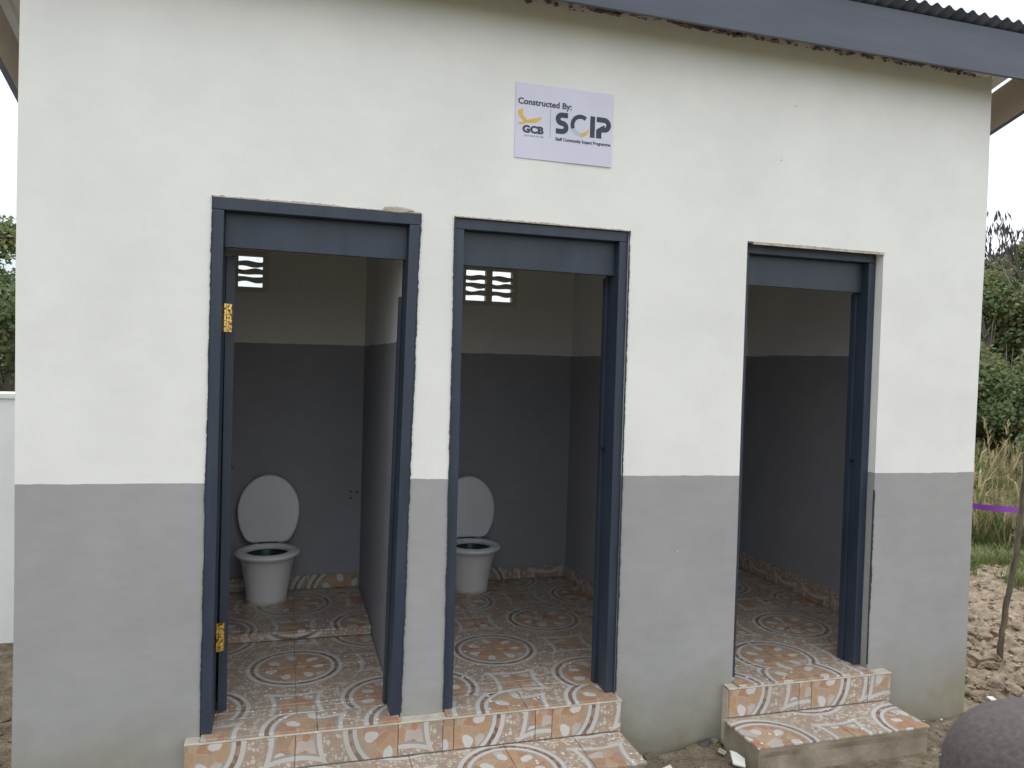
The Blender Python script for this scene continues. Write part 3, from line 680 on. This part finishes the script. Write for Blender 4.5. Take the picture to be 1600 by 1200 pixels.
ribbon_letter('letter', [(sr-.004, LZ1-hw)]+arc(scx, zu, r1x, r1z, 90, 270, 16)[0:]+arc(scx, zd, r1x, r1z, 90, -90, 16)+[(sl+.002, LZ0+hw)], st_, M['ink'])
ccx = SX0+.665*W_; ccz = LZ0+LH*.5; cr = LH/2-hw*.75
ribbon_letter('letter', arc(ccx, ccz, cr, cr, 52, 205, 24), st_*.80, M['ink'])
ribbon_letter('swoosh', arc(ccx, ccz, cr, cr, 205, 268, 12), st_*.8, M['paleblue'])
flat('small_wing', [(ccx+cr*a, ccz+cr*b) for a, b in ((-.02, -1.28), (.02, -.98), (.2, -.82), (.55, -.72), (.85, -.45), (1.02, -.25), (1.0, -.62), (.92, -.82), (.70, -1.02), (.4, -1.2), (.15, -1.3))], M['yellow'])
ix = SX0+.765*W_; flat('letter', [(ix, LZ0), (ix+st_, LZ0), (ix+st_, LZ1), (ix, LZ1)], M['ink'])
px_ = SX0+.832*W_; pr = LH*.275
ribbon_letter('letter', [(px_, LZ1-hw), (px_+.036, LZ1-hw)]+arc(px_+.036, LZ1-hw-pr*.84, pr*.84, pr*.84, 90, -70, 14)+[(px_+.024, LZ1-hw-pr*1.68), (px_+.018, LZ1-hw-pr*1.85)], st_, M['ink'])
flat('letter', [(px_-.001, LZ0), (px_+st_*1.1, LZ0), (px_+st_*1.1, LZ0+LH*.36), (px_+.042, LZ0+LH*.62), (px_+.030, LZ0+LH*.62), (px_-.001, LZ0+LH*.40)], M['ink'])
# ================================================================== TOILETS
def make_toilet():
    root = empty('toilet', 'x', 'toilet')
    n = 40
    def oval(cx, cy, rx, ry, z, k=1.0): return [(cx+rx*math.cos(2*PI*i/n), cy+ry*math.sin(2*PI*i/n)*(1 if math.sin(2*PI*i/n) < 0 else k), z) for i in range(n)]
    b = MB()
    prof = [(.116, .114, 0), (.117, .115, .03), (.123, .122, .085), (.132, .134, .15), (.143, .148, .21), (.153, .160, .258), (.158, .166, .272), (.166, .173, .279), (.167, .174, .286), (.140, .150, .2885)]
    rs = [oval(0, .0 - .006*i, rx, ry, z) for i, (rx, ry, z) in enumerate(prof)]
    b.rings(rs, cap1=False); b.build('bowl', M['ceramic'], root, smooth=True)
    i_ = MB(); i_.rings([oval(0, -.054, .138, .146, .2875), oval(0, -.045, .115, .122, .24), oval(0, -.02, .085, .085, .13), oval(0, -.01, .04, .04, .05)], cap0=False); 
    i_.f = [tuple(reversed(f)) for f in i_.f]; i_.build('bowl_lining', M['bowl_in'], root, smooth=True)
    s = MB()
    a = oval(0, -.050, .182, .185, .290); a2 = oval(0, -.050, .186, .189, .299); a3 = oval(0, -.050, .180, .183, .311); t1 = oval(0, -.052, .150, .152, .317); c = oval(0, -.058, .124, .128, .312); c2 = oval(0, -.058, .120, .124, .300); c3 = oval(0, -.058, .122, .126, .290)
    s.rings([c3, a, a2, a3, t1, c, c2, c3], cap0=False, cap1=False); s.build('seat', M['plastic'], root, smooth=True)
    l = MB(); front = []; 
    def egg(sc, y):
        r = []
        for i in range(n):
            t = 2*PI*i/n; x = .180*math.cos(t); z = .212*math.sin(t)
            if z < 0: z = max(z*1.18, -.190)
            else: x *= 1-.02*(z/.212)**2
            r.append((x*sc, y+.018*((z)/.205)*1.0, .317+.196+z*sc))
        return r
    l.rings([egg(.92, .122), egg(.985, .1235), egg(1, .129), egg(1, .137), egg(.985, .1415)]); l.build('lid', M['plastic'], root, smooth=True)
    for sx in (-1, 1):
        h = MB(); h.tube([(sx*.075-.02, .128, .322), (sx*.075+.02, .128, .322)], .010, 12); h.build('hinge', M['plastic'], root, smooth=True)
    mo = MB(); rr_ = []
    for q, (k, z) in enumerate(((1.05, .0), (1.04, .006), (1.0, .012))):
        rr_.append([(.114*(k+(.05*fbm(math.cos(2*PI*i/n)*3, math.sin(2*PI*i/n)*3, 2) if q < 2 else 0))*math.cos(2*PI*i/n), .112*(k+(.05*fbm(math.cos(2*PI*i/n)*3, math.sin(2*PI*i/n)*3, 2) if q < 2 else 0))*math.sin(2*PI*i/n), z+(.004*fbm(i*.7, 3) if q == 2 else 0)) for i in range(n)])
    mo.rings(rr_, cap0=True, cap1=True); mo.build('base_mortar', M['mortar'], root)
    return root
t1 = make_toilet(); t1.location = (.868, 1.555, T+.0455); t1['label'] = 'white toilet with raised lid in the left doorway, wholly in view'
t2 = t1.copy(); COL.objects.link(t2)
for ch in t1.children: c = ch.copy(); c.parent = t2; COL.objects.link(c)
t2.location = (2.135, 1.685, T+.001); t2['label'] = 'white toilet with raised lid half hidden by the middle doorway frame'
for q in (t1, t2): q['group'] = 'toilets with raised lids'
t2.rotation_euler = (0, 0, math.radians(-3))
# ================================================================== NEIGHBOUR WALL (left, behind)
m = MB(); m.box(-5.5, -.02, 2.09, 2.24, -.1, 1.48); m.box(-5.5, -.02, 2.07, 2.26, 1.481, 1.515)
o = m.build('boundary_wall', M['plain_white'], bevel=.006); tag(o, 'low white rendered wall behind the left end of the block', 'wall')
# ================================================================== STICKS AND RIBBON
def stick(pts, r0_, r1_, label):
    m = MB(); P = []
    for i in range(len(pts)-1):
        for k in range(6): f = k/6; P.append(Vector(pts[i]).lerp(Vector(pts[i+1]), f)+Vector((R(-.003, .003), R(-.003, .003), 0)))
    P.append(Vector(pts[-1])); n = len(P)
    rad = [r0_+(r1_-r0_)*i/n+R(-.0015, .002) for i in range(n)]
    m.tube(P, rad, 9); o = m.build('stick', M['stick'], smooth=True); tag(o, label, 'stick'); return o
def wp(px, py, y): p = at_y(px, py, y); return (p.x, p.y, p.z)
sp = [wp(1561, 1050, .46), wp(1563, 1010, .46), wp(1573, 940, .46), wp(1588, 870, .45), wp(1597, 790, .44), wp(1603, 720, .43), wp(1622, 600, .42), wp(1636, 520, .41)]
stick(sp, .019, .012, 'thin crooked brown stick standing in the clods at the right edge')
e1 = Vector(wp(1597, 797, .455)); e0 = Vector((5.35, 2.1, 1.02))
d_ = at_y(1512, 789, 2.0); e0 = Vector((d_.x, 2.0, d_.z))
stick([(e0.x-.02, 2.02, -.03), (e0.x, 2.02, .6), (e0.x-.03, 2.02, 1.5)], .016, .011, 'thin stick hidden behind the right corner holding the ribbon')
m = MB(); n = 36; dirv = (e1-e0).normalized(); sidev = dirv.cross(Vector((0, 0, 1))).normalized()
rs = []
for i in range(n+1):
    f = i/n; c = e0.lerp(e1, f)+Vector((0, 0, -.006*math.sin(PI*f))); tw = .25*math.sin(f*5); ht = .021; u_ = Vector((0, 0, 1))*math.cos(tw)+sidev*math.sin(tw); s_ = sidev*.0007
    rs.append([c-u_*ht-s_, c-u_*ht+s_, c+u_*ht+s_, c+u_*ht-s_])
m.rings(rs)
lo_ = [e1+Vector((.019*math.cos(a), .019*math.sin(a), 0)) for a in [2*PI*i/14 for i in range(14)]]
m.rings([[p+Vector((0, 0, -.02)) for p in lo_], [p+Vector((0, 0, .02)) for p in lo_]], cap0=False, cap1=False)
o = m.build('ribbon', M['ribbon'], smooth=False); tag(o, 'bright purple ribbon tied round the crooked stick at the right', 'ribbon')
# ================================================================== CLODS, SHARDS, STONES
cl = MB(); random.seed(21)
for i in range(2600):
    x = 4.47+abs(random.gauss(0, 1.3)); y = R(-.9, 3.6)
    if x > 8.2: continue
    r = R(.006, .020) if random.random() < .80 else R(.020, .055)
    if math.hypot(x-5.21, y-.46) < .05: continue
    lump(cl, (x+r, y, height(x+r, y)+r*.15), r, i*.37, squash=.7, sub=2 if r > .018 else 1)
for i in range(420):
    x, y = R(2.4, 4.6), R(-.75, -.03)
    if (2.93 < x < 3.91 and y > -.36): continue
    r = R(.004, .012) if random.random() < .85 else R(.012, .024)
    lump(cl, (x, y, height(x, y)+r*.15), r, i*.7, squash=.6)
for i in range(200):
    x, y = R(-1.6, -.1), R(.3, 2.0); lump(cl, (x, y, height(x, y)), R(.006, .02), i*.9, squash=.5)
cl.build('dirt_clods', M['dirt'], kind='stuff')
def shard(px, py, pts, label, tilt=(0, 0), rot=0, pos=None):
    d = ray(px, py); p = CP+d*((.012-CP.z)/d.z)
    m = MB(); a = [(x, q, 0) for x, q in pts]; b = [(x, q, .007) for x, q in pts]; m.rings([a, b]); o = m.build('tile_shard', M['shard'])
    o.location = pos or (p.x, p.y, height(p.x, p.y)+.012); o.rotation_euler = (tilt[0], tilt[1], rot); tag(o, label, 'tile shard', 'broken white tile shards on the dirt'); return o
shard(1165, 1191, [(-.032, -.032), (.022, -.036), (.032, .012), (.0, .038), (-.028, .042)], 'largest white tile shard, leaning beside the small right step', (math.radians(20), math.radians(12)), math.radians(-12), (2.905, -.262, .055))
shard(1222, 1203, [(-.04, -.03), (.05, -.035), (.03, .035), (-.01, .05)], 'white tile shard lying flat before the front face of the right step', (.1, .05), .4)
shard(1040, 1203, [(-.05, -.03), (.05, -.04), (.02, .03)], 'triangular white tile shard at the bottom beside the wide left step', (.1, -.1), -.5)
shard(1548, 1102, [(-.025, -.015), (.02, -.02), (.03, .01), (-.01, .02)], 'tiny white tile shard among clods past the right corner', (.2, .1), .3)
shard(1128, 1182, [(-.02, -.012), (.02, -.02), (.025, .015), (-.012, .02)], 'small dusty shard by the left side of the small step', (.3, .1), 1.0).data.materials[0] = M['mortar']
m = MB(); p = CP+ray(1098, 1165)*((.012-CP.z)/ray(1098, 1165).z); lump(m, (p.x, p.y-.01, .018), .030, 3.3, sub=3, squash=.75)
o = m.build('stone', M['stone'], smooth=True); tag(o, 'dark round stone against the grey wall between the two steps', 'stone')
# scattered small white bits
bits = MB(); random.seed(5)
for i in range(130):
    x, y = (R(2.45, 4.9), R(-.7, -.02)) if i < 80 else ((R(4.5, 6.5), R(0, 2.5)) if i < 105 else (R(-1.3, -.15), R(.3, 2.0)))
    if 2.93 < x < 3.91 and y > -.36: continue
    z = height(x, y)+.006; a = R(0, 6); r = R(.004, .013)
    bits.face([(x+r*math.cos(a+q)*k, y+r*math.sin(a+q)*k, z+R(0, .006)) for q, k in ((0, 1), (1.7, .8), (3.1, 1.1), (4.6, .6))])
bits.build('paint_chips', M['shard'], kind='stuff')
# ================================================================== GRASS
gm = MB(); random.seed(11)
def blade(mb, x, y, z, h, wd, lean, az, mi):
    dx, dy = math.cos(az), math.sin(az); sx_, sy_ = -dy*wd, dx*wd
    p1 = (x+dx*lean*h*.35, y+dy*lean*h*.35, z+h*.6); p2 = (x+dx*lean*h, y+dy*lean*h, z+h*(1-.3*lean))
    mb.face([(x-sx_, y-sy_, z), (x+sx_, y+sy_, z), (p1[0]+sx_*.7, p1[1]+sy_*.7, p1[2]), (p1[0]-sx_*.7, p1[1]-sy_*.7, p1[2])], mi)
    mb.face([(p1[0]-sx_*.7, p1[1]-sy_*.7, p1[2]), (p1[0]+sx_*.7, p1[1]+sy_*.7, p1[2]), p2], mi)
for i in range(70000):
    aa = R(math.radians(34), math.radians(66)); dd_ = 7.4+8*random.random()**1.6; x, y = CP.x+dd_*math.sin(aa), CP.y+dd_*math.cos(aa)
    dd = math.hypot(x-CP.x, y-CP.y)
    if dd < 8.2+1.3*fbm(x*.9, y*.9, 4) and not (fbm(x*1.8, y*1.8, 8) > .28): continue
    h = R(.06, .20)*(1+.5*fbm(x*1.2, y*1.2)); z = height(x, y)-.01
    blade(gm, x, y, z, h, R(.003, .007), R(.2, .9), R(0, 6.3), 0 if random.random() < .72 else 1)
for i in range(9000):     # left and behind
    x, y = R(-9, 4.5), R(3.2, 10)
    blade(gm, x, y, height(x, y)-.01, R(.06, .25), R(.004, .009), R(.2, .9), R(0, 6.3), 0 if random.random() < .6 else 1)
gm.build('grass', [M['grassA'], M['grassC']], kind='stuff')
tg = MB(); random.seed(12)
def stalk(x, y, h, lean, az, mi, big=1):
    z = height(x, y)-.02; dx, dy = math.cos(az), math.sin(az); P = []
    for k in range(6): f = k/5; P.append((x+dx*lean*h*f*f, y+dy*lean*h*f*f, z+h*f*(1-.25*lean*f)))
    tg.tube(P, [.004*big*(1-.6*k/5) for k in range(6)], 3, mi, cap=False)
    for k in range(5):   # leaves
        f = R(.1, .75); a = R(0, 6.3); bx, by, bz = P[int(f*5)]; blade(tg, bx, by, bz, R(.2, .45), R(.004, .008)*big, R(.7, 1.2), a, mi if random.random() < .6 else 2)
    for k in range(7):   # seed head
        bx, by, bz = P[-1]; blade(tg, bx, by, bz-.02*k, R(.05, .12), .004*big, R(.4, 1.2), R(0, 6.3), 1)
for i in range(5200):
    a = R(math.radians(32), math.radians(66)); dd = R(10.2, 13.5) if random.random() < .8 else R(9.2, 10.4)
    x, y = CP.x+dd*math.sin(a), CP.y+dd*math.cos(a)
    if y < .5: continue
    stalk(x, y, R(.4, 1.0)*(.6 if dd < 10.4 else 1), R(.05, .6), R(0, 6.3), random.choice((0, 0, 1, 2, 2)))
for i in range(700):
    x, y = R(-8, 1), R(5.5, 8); stalk(x, y, R(.6, 1.3), R(.1, .5), R(0, 6.3), random.choice((0, 1, 2)))
for px, dd, h, ln, az in ((1528, 9.6, 1.25, .55, .3), (1540, 9.3, 1.15, .7, 1.0), (1556, 9.9, 1.35, .35, 3.0), (1572, 9.5, 1.3, .5, -.4), (1585, 9.2, 1.2, .6, 2.4), (1596, 9.8, 1.45, .3, 3.6), (1612, 9.4, 1.4, .4, 3.2), (1562, 10.2, 1.4, .2, 1.2)):
    d = ray(px, 600); d.z = 0; d.normalize(); stalk(CP.x+d.x*dd, CP.y+d.y*dd, h, ln, az, 1, 1.9)
tg.build('tall_grass', [M['grassC'], M['grassB'], M['grassA']], kind='stuff')
# ================================================================== TREES
def crown_mesh(seed, H_, Rr, n, ls, mats, low=.12, pods=0):
    rnd = random.Random(seed); mb = MB(); clumps = []
    for i in range(46):
        a = rnd.uniform(0, 2*PI); f = rnd.uniform(low, 1); rad = Rr*math.sqrt(rnd.uniform(.05, 1))*(math.sin(min(1, f*.95+.1)*PI)**.55 if f < .98 else .2)*(1.05-.35*f)
        clumps.append((rad*math.cos(a), rad*math.sin(a), H_*f, rnd.uniform(.22, .5)*Rr*.55, rnd.choice([0, 1, 1, 1, 2, 2])))
    for i in range(n):
        cx, cy, cz, cr, mi = rnd.choice(clumps)
        d = Vector((rnd.gauss(0, 1), rnd.gauss(0, 1), rnd.gauss(0, .8))).normalized()*cr*rnd.uniform(.35, 1.15)
        p = Vector((cx, cy, cz))+d
        if p.z < .05: continue
        ax = Vector((rnd.gauss(0, 1), rnd.gauss(0, 1), rnd.gauss(0, .6)-.3)).normalized(); bx = ax.cross(Vector((rnd.gauss(0, 1), rnd.gauss(0, 1), rnd.gauss(0, 1)))).normalized()
        l = ls*rnd.uniform(.6, 1.3); w_ = l*rnd.uniform(.22, .4)
        mb.face([p, p+ax*l*.5+bx*w_, p+ax*l, p+ax*l*.5-bx*w_], mi if rnd.random() < .85 else rnd.choice((0, 1, 2, 3)))
    for k in range(pods):   # hanging dark leaf and pod bunches on outer twigs
        a = rnd.uniform(0, 2*PI); rr2 = Rr*rnd.uniform(.2, .95); c = Vector((rr2*math.cos(a), rr2*math.sin(a), H_*rnd.uniform(.93, 1.14)))
        base = Vector((c.x*.6, c.y*.6, H_*.85)); mb.tube([base, base.lerp(c, .5)+Vector((0, 0, .12)), c], [.012, .008, .005], 4, 5)
        for q in range(14):
            o_ = c+Vector((rnd.gauss(0, .09), rnd.gauss(0, .09), rnd.gauss(0, .05))); dn = Vector((rnd.gauss(0, .25), rnd.gauss(0, .25), -1)).normalized(); sd_ = Vector((rnd.gauss(0, 1), rnd.gauss(0, 1), 0)).normalized()*.012; l = rnd.uniform(.10, .22)
            mb.face([o_-sd_, o_+dn*l*.5-sd_*1.3, o_+dn*l, o_+dn*l*.5+sd_*1.3], 4)
    return mb
def trunk_mesh(seed, H_, Rr, r=.09):
    rnd = random.Random(seed); mb = MB()
    top = Vector((rnd.uniform(-.15, .15), rnd.uniform(-.15, .15), H_*.85)); mb.tube([(0, 0, -.1), (.03, .02, H_*.3), top*.6+Vector((.05, 0, 0)), top], [r*1.2, r, r*.6, r*.2], 8)
    for i in range(9):
        f = rnd.uniform(.2, .75); a = rnd.uniform(0, 2*PI); s = Vector((.03, .02, H_*f)); e = s+Vector((math.cos(a)*Rr*.8, math.sin(a)*Rr*.8, H_*rnd.uniform(.12, .4)))
        mb.tube([s, s.lerp(e, .5)+Vector((0, 0, .1)), e], [r*.5, r*.32, r*.1], 6)
        for k in range(2):
            e2 = s.lerp(e, .6)+Vector((rnd.uniform(-.5, .5), rnd.uniform(-.5, .5), rnd.uniform(.3, .7))); mb.tube([s.lerp(e, .55), e2], [r*.2, r*.06], 5)
    return mb
leafs = [M['leafA'], M['leafB'], M['leafC'], M['leafD'], M['pod'], M['bark']]
def make_tree(name, label, cat, seed, H_, Rr, n, ls, loc, group=None, low=.08, pods=0, bark='bark', r=.08):
    t = empty(name, label, cat, group); t.location = loc
    trunk_mesh(seed, H_, Rr, r).build('trunk', M[bark], t, smooth=True); crown_mesh(seed, H_, Rr, n, ls, leafs, low, pods).build('crown', leafs, t)
    return t
def copy_thing(o, loc, rot, sc, label=None):
    c = o.copy(); COL.objects.link(c); c.location = loc; c.rotation_euler = (0, 0, rot); c.scale = (sc,)*3
    if label: c['label'] = label
    for ch in o.children: d = ch.copy(); d.parent = c; COL.objects.link(d)
    return c
def pol(px, dist): d = ray(px, 600); d.z = 0; d.normalize(); return (CP.x+d.x*dist, CP.y+d.y*dist, 0)
tA = make_tree('bushy_tree', 'bushy green tree rising just past the right corner of the block', 'tree', 3, 3.3, 1.35, 26000, .078, pol(1548, 14.6))
tB = make_tree('slender_tree', 'tree with pale bare branches and dark hanging bunches at the right edge', 'tree', 8, 4.0, 1.3, 22000, .075, pol(1608, 15.5), pods=34, bark='pale_bark', r=.06)
tC = make_tree('bush', 'low dark green bush with yellowish sprigs behind the tall dry grass', 'bush', 15, 1.9, 1.15, 20000, .065, pol(1556, 13.6), low=.03, r=.04)
tD = make_tree('dark_tree', 'dark green tree showing above the white wall at the left edge', 'tree', 23, 3.30, 1.5, 26000, .075, pol(2, 11.8), low=.05)
copy_thing(tA, pol(1690, 14.8), 2.1, 1.1, 'broad bushy tree beyond the right edge of the picture')
copy_thing(tC, pol(1640, 13.2), 1.0, 1.05, 'low leafy bush below the tree with hanging bunches')
copy_thing(tC, pol(1510, 13.4), 2.4, 1.1, 'low leafy bush half hidden by the right corner of the wall')
copy_thing(tB, pol(1552, 17.5), 2.6, 1.0, 'taller farther tree with dark hanging bunches behind the bushy one')
copy_thing(tD, pol(-120, 12.5), 2.6, 1.05, 'dark tree beyond the left edge of the picture')
GL = 'one of the green trees in the far belt of trees behind the block'
for i in range(27):
    a = math.radians(-66+i*5.8+R(-1.5, 1.5)); dd = R(17, 20)
    c = copy_thing((tA, tD)[i % 2], (CP.x+dd*math.sin(a), CP.y+dd*math.cos(a), 0), R(0, 6), R(.82, .95), GL); c['group'] = 'trees in the belt behind the block'; c.name = 'belt_tree'
# ================================================================== PERSON (close, bottom right)
HD = .60; hc = at_depth(1652, 1108, HD)
PERS = empty('person', 'person with close cropped dark hair standing very near at the bottom right', 'person')
m_, t_, b_ = mat('dark skin', rough=.55, spec=.4); M['skin'] = m_
t_.links.new(ramp(t_, noi(t_, coords(t_), 30, 4), [(.3, (.10, .06, .042)), (.7, (.15, .09, .065))]), b_.inputs['Base Color'])
m_, t_, b_ = mat('cropped hair', rough=.75, spec=.3); M['hair'] = m_; v_ = coords(t_)
t_.links.new(ramp(t_, noi(t_, v_, 260, 4, .6), [(.30, (.055, .045, .046)), (.5, (.085, .070, .070)), (.72, (.12, .098, .097))]), b_.inputs['Base Color'])
bump(t_, b_, noi(t_, v_, 420, 4, .7), .002, .8)
M['shirt'] = simple('shirt cloth', (.20, .22, .26), (.26, .28, .32), 20, .9); M['trouser'] = simple('trouser cloth', (.05, .055, .07), (.08, .085, .10), 20, .9)
HT = hc.z
cx, cy = hc.x+.0, hc.y
fx = Vector((math.cos(-.45), math.sin(-.45), 0)); lf_ = Vector((-fx.y, fx.x, 0))   # person faces along fx
def bp(f, s, z): return Vector((cx, cy, 0))+fx*f+lf_*s+Vector((0, 0, z))
# body as one skinned surface
verts = []; edges = []; rads = []
def bv(f, s, z, r, link=None):
    verts.append(bp(f, s, z)); rads.append(r if hasattr(r, '__len__') else (r, r))
    if link is not None: edges.append((link, len(verts)-1))
    return len(verts)-1
k = HT/1.5
pel = bv(0, 0, .80*k, (.135*k, .10*k)); wst = bv(0, 0, .95*k, (.125*k, .09*k), pel); chs = bv(0, 0, 1.10*k, (.15*k, .10*k), wst); shd = bv(-.01, 0, 1.20*k, (.12*k, .075*k), chs); nk = bv(-.005, 0, HT-.245, .052, shd); nk2 = bv(.0, 0, HT-.16, .052, nk)
for s in (-1, 1):
    a = bv(-.01, s*.15*k, 1.19*k, .055*k, shd); b = bv(-.02, s*.20*k, .95*k, .042*k, a); c = bv(.03, s*.205*k, .74*k, .030*k, b); d = bv(.05, s*.205*k, .68*k, (.035*k, .018*k), c)
    for q in range(4): 
        f0 = bv(.075-.018*q+.0, s*.205*k, .655*k, .0095, d); bv(.085-.02*q, s*.203*k, .61*k, .008, f0)
    th = bv(.085, s*.195*k, .67*k, .010, d)
    h1 = bv(0, s*.085*k, .72*k, .085*k, pel); h2 = bv(.01, s*.09*k, .42*k, .055*k, h1); h3 = bv(-.01, s*.095*k, .09*k, .038*k, h2); h4 = bv(.10, s*.10*k, .045, (.042, .028), h3)
me = bpy.data.meshes.new('body'); me.from_pydata([tuple(v) for v in verts], edges, [])
bo = bpy.data.objects.new('body', me); COL.objects.link(bo); bo.parent = PERS
md = bo.modifiers.new('skin', 'SKIN'); md.use_smooth_shade = True
for i, r in enumerate(rads): me.skin_vertices[0].data[i].radius = r; me.skin_vertices[0].data[i].use_root = (i == 0)
sb = bo.modifiers.new('sub', 'SUBSURF'); sb.levels = sb.render_levels = 2
m_, t_, b_ = mat('clothed body', rough=.85); v_ = coords(t_); s_ = N(t_, 'ShaderNodeSeparateXYZ'); t_.links.new(v_, s_.inputs[0])
rpz = ramp(t_, mth(t_, 'DIVIDE', s_.outputs[2], 2), [(0, (.03, .025, .02)), (.03, (.06, .065, .08)), (.40*k, (.22, .24, .28)), ((HT-.265)/2, (.12, .075, .055))], 'CONSTANT')
t_.links.new(rpz, b_.inputs['Base Color']); me.materials.append(m_)
# head: shaped ovoid with brow, nose, mouth and ears
bm = bmesh.new(); bmesh.ops.create_uvsphere(bm, u_segments=64, v_segments=44, radius=1)
def gz(a, c, s): return math.exp(-((a-c)/s)**2)
for v in bm.verts:
    x, y, z = v.co      # x forward, y side, z up
    X = x*.098; Y = y*.080; Z = z*.118
    if z > 0:
        hr = math.hypot(x, y)
        if hr > 1e-4: kk = (1-z**3.0)**(1/3.0)/hr; X *= kk; Y *= kk
        Z = z*.092
    if z < 0: Y *= 1-.28*(-z)**1.5; X = X*(1-.12*(-z)) + .012*(-z)
    if x < 0 and z < -.3: X *= 1-.35*(-z-.3)
    if z > 0: Z *= 1-.04*z; X -= .006*z
    X += .022*gz(y, 0, .17)*gz(z, -.22, .20)*(x > .3); X += .006*gz(z, .06, .1)*gz(y, 0, .6)*(x > .4)
    for s in (-1, 1): X -= .010*gz(y, s*.36, .16)*gz(z, -.03, .12)*(x > .3)
    X += .007*gz(y, 0, .28)*gz(z, -.52, .07)*(x > .2); X -= .004*gz(y, 0, .25)*gz(z, -.585, .03)*(x > .2); X += .007*gz(y, 0, .26)*gz(z, -.65, .07)*(x > .2)
    for s in (-1, 1): Y += s*.016*gz(x, -.02, .13)*gz(z, -.15, .24)*(y*s > .6)
    v.co = (X, Y, Z)
me = bpy.data.meshes.new('head'); bm.to_mesh(me); bm.free()
me.materials.append(M['skin']); me.materials.append(M['hair'])
for p in me.polygons:
    c = p.center; p.use_smooth = True
    hair = (c.z > .055+max(0, (c.x-.02))*.4) or (c.x < .02 and c.z > -.035) or (c.x < -.03 and c.z > -.07)
    p.material_index = 1 if hair else 0
ho = bpy.data.objects.new('head', me); COL.objects.link(ho); ho.parent = PERS; ho.location = (cx+fx.x*.02, cy+fx.y*.02, HT-.092); ho.rotation_euler = (0, 0, -.45)
M['eye'] = simple('eye', (.7, .68, .64), (.75, .73, .7), 5, .2)
for s in (-1, 1):
    bm = bmesh.new(); bmesh.ops.create_icosphere(bm, subdivisions=2, radius=.0105); me = bpy.data.meshes.new('eye'); bm.to_mesh(me); bm.free(); me.materials.append(M['eye']); e = bpy.data.objects.new('eye', me); COL.objects.link(e); e.parent = ho; e.location = (.0725, s*.029, -.004)
    bm = bmesh.new(); bmesh.ops.create_icosphere(bm, subdivisions=2, radius=.0055); me = bpy.data.meshes.new('iris'); bm.to_mesh(me); bm.free(); me.materials.append(M['dark']); i2 = bpy.data.objects.new('iris', me); COL.objects.link(i2); i2.parent = e; i2.location = (.0062, 0, 0)
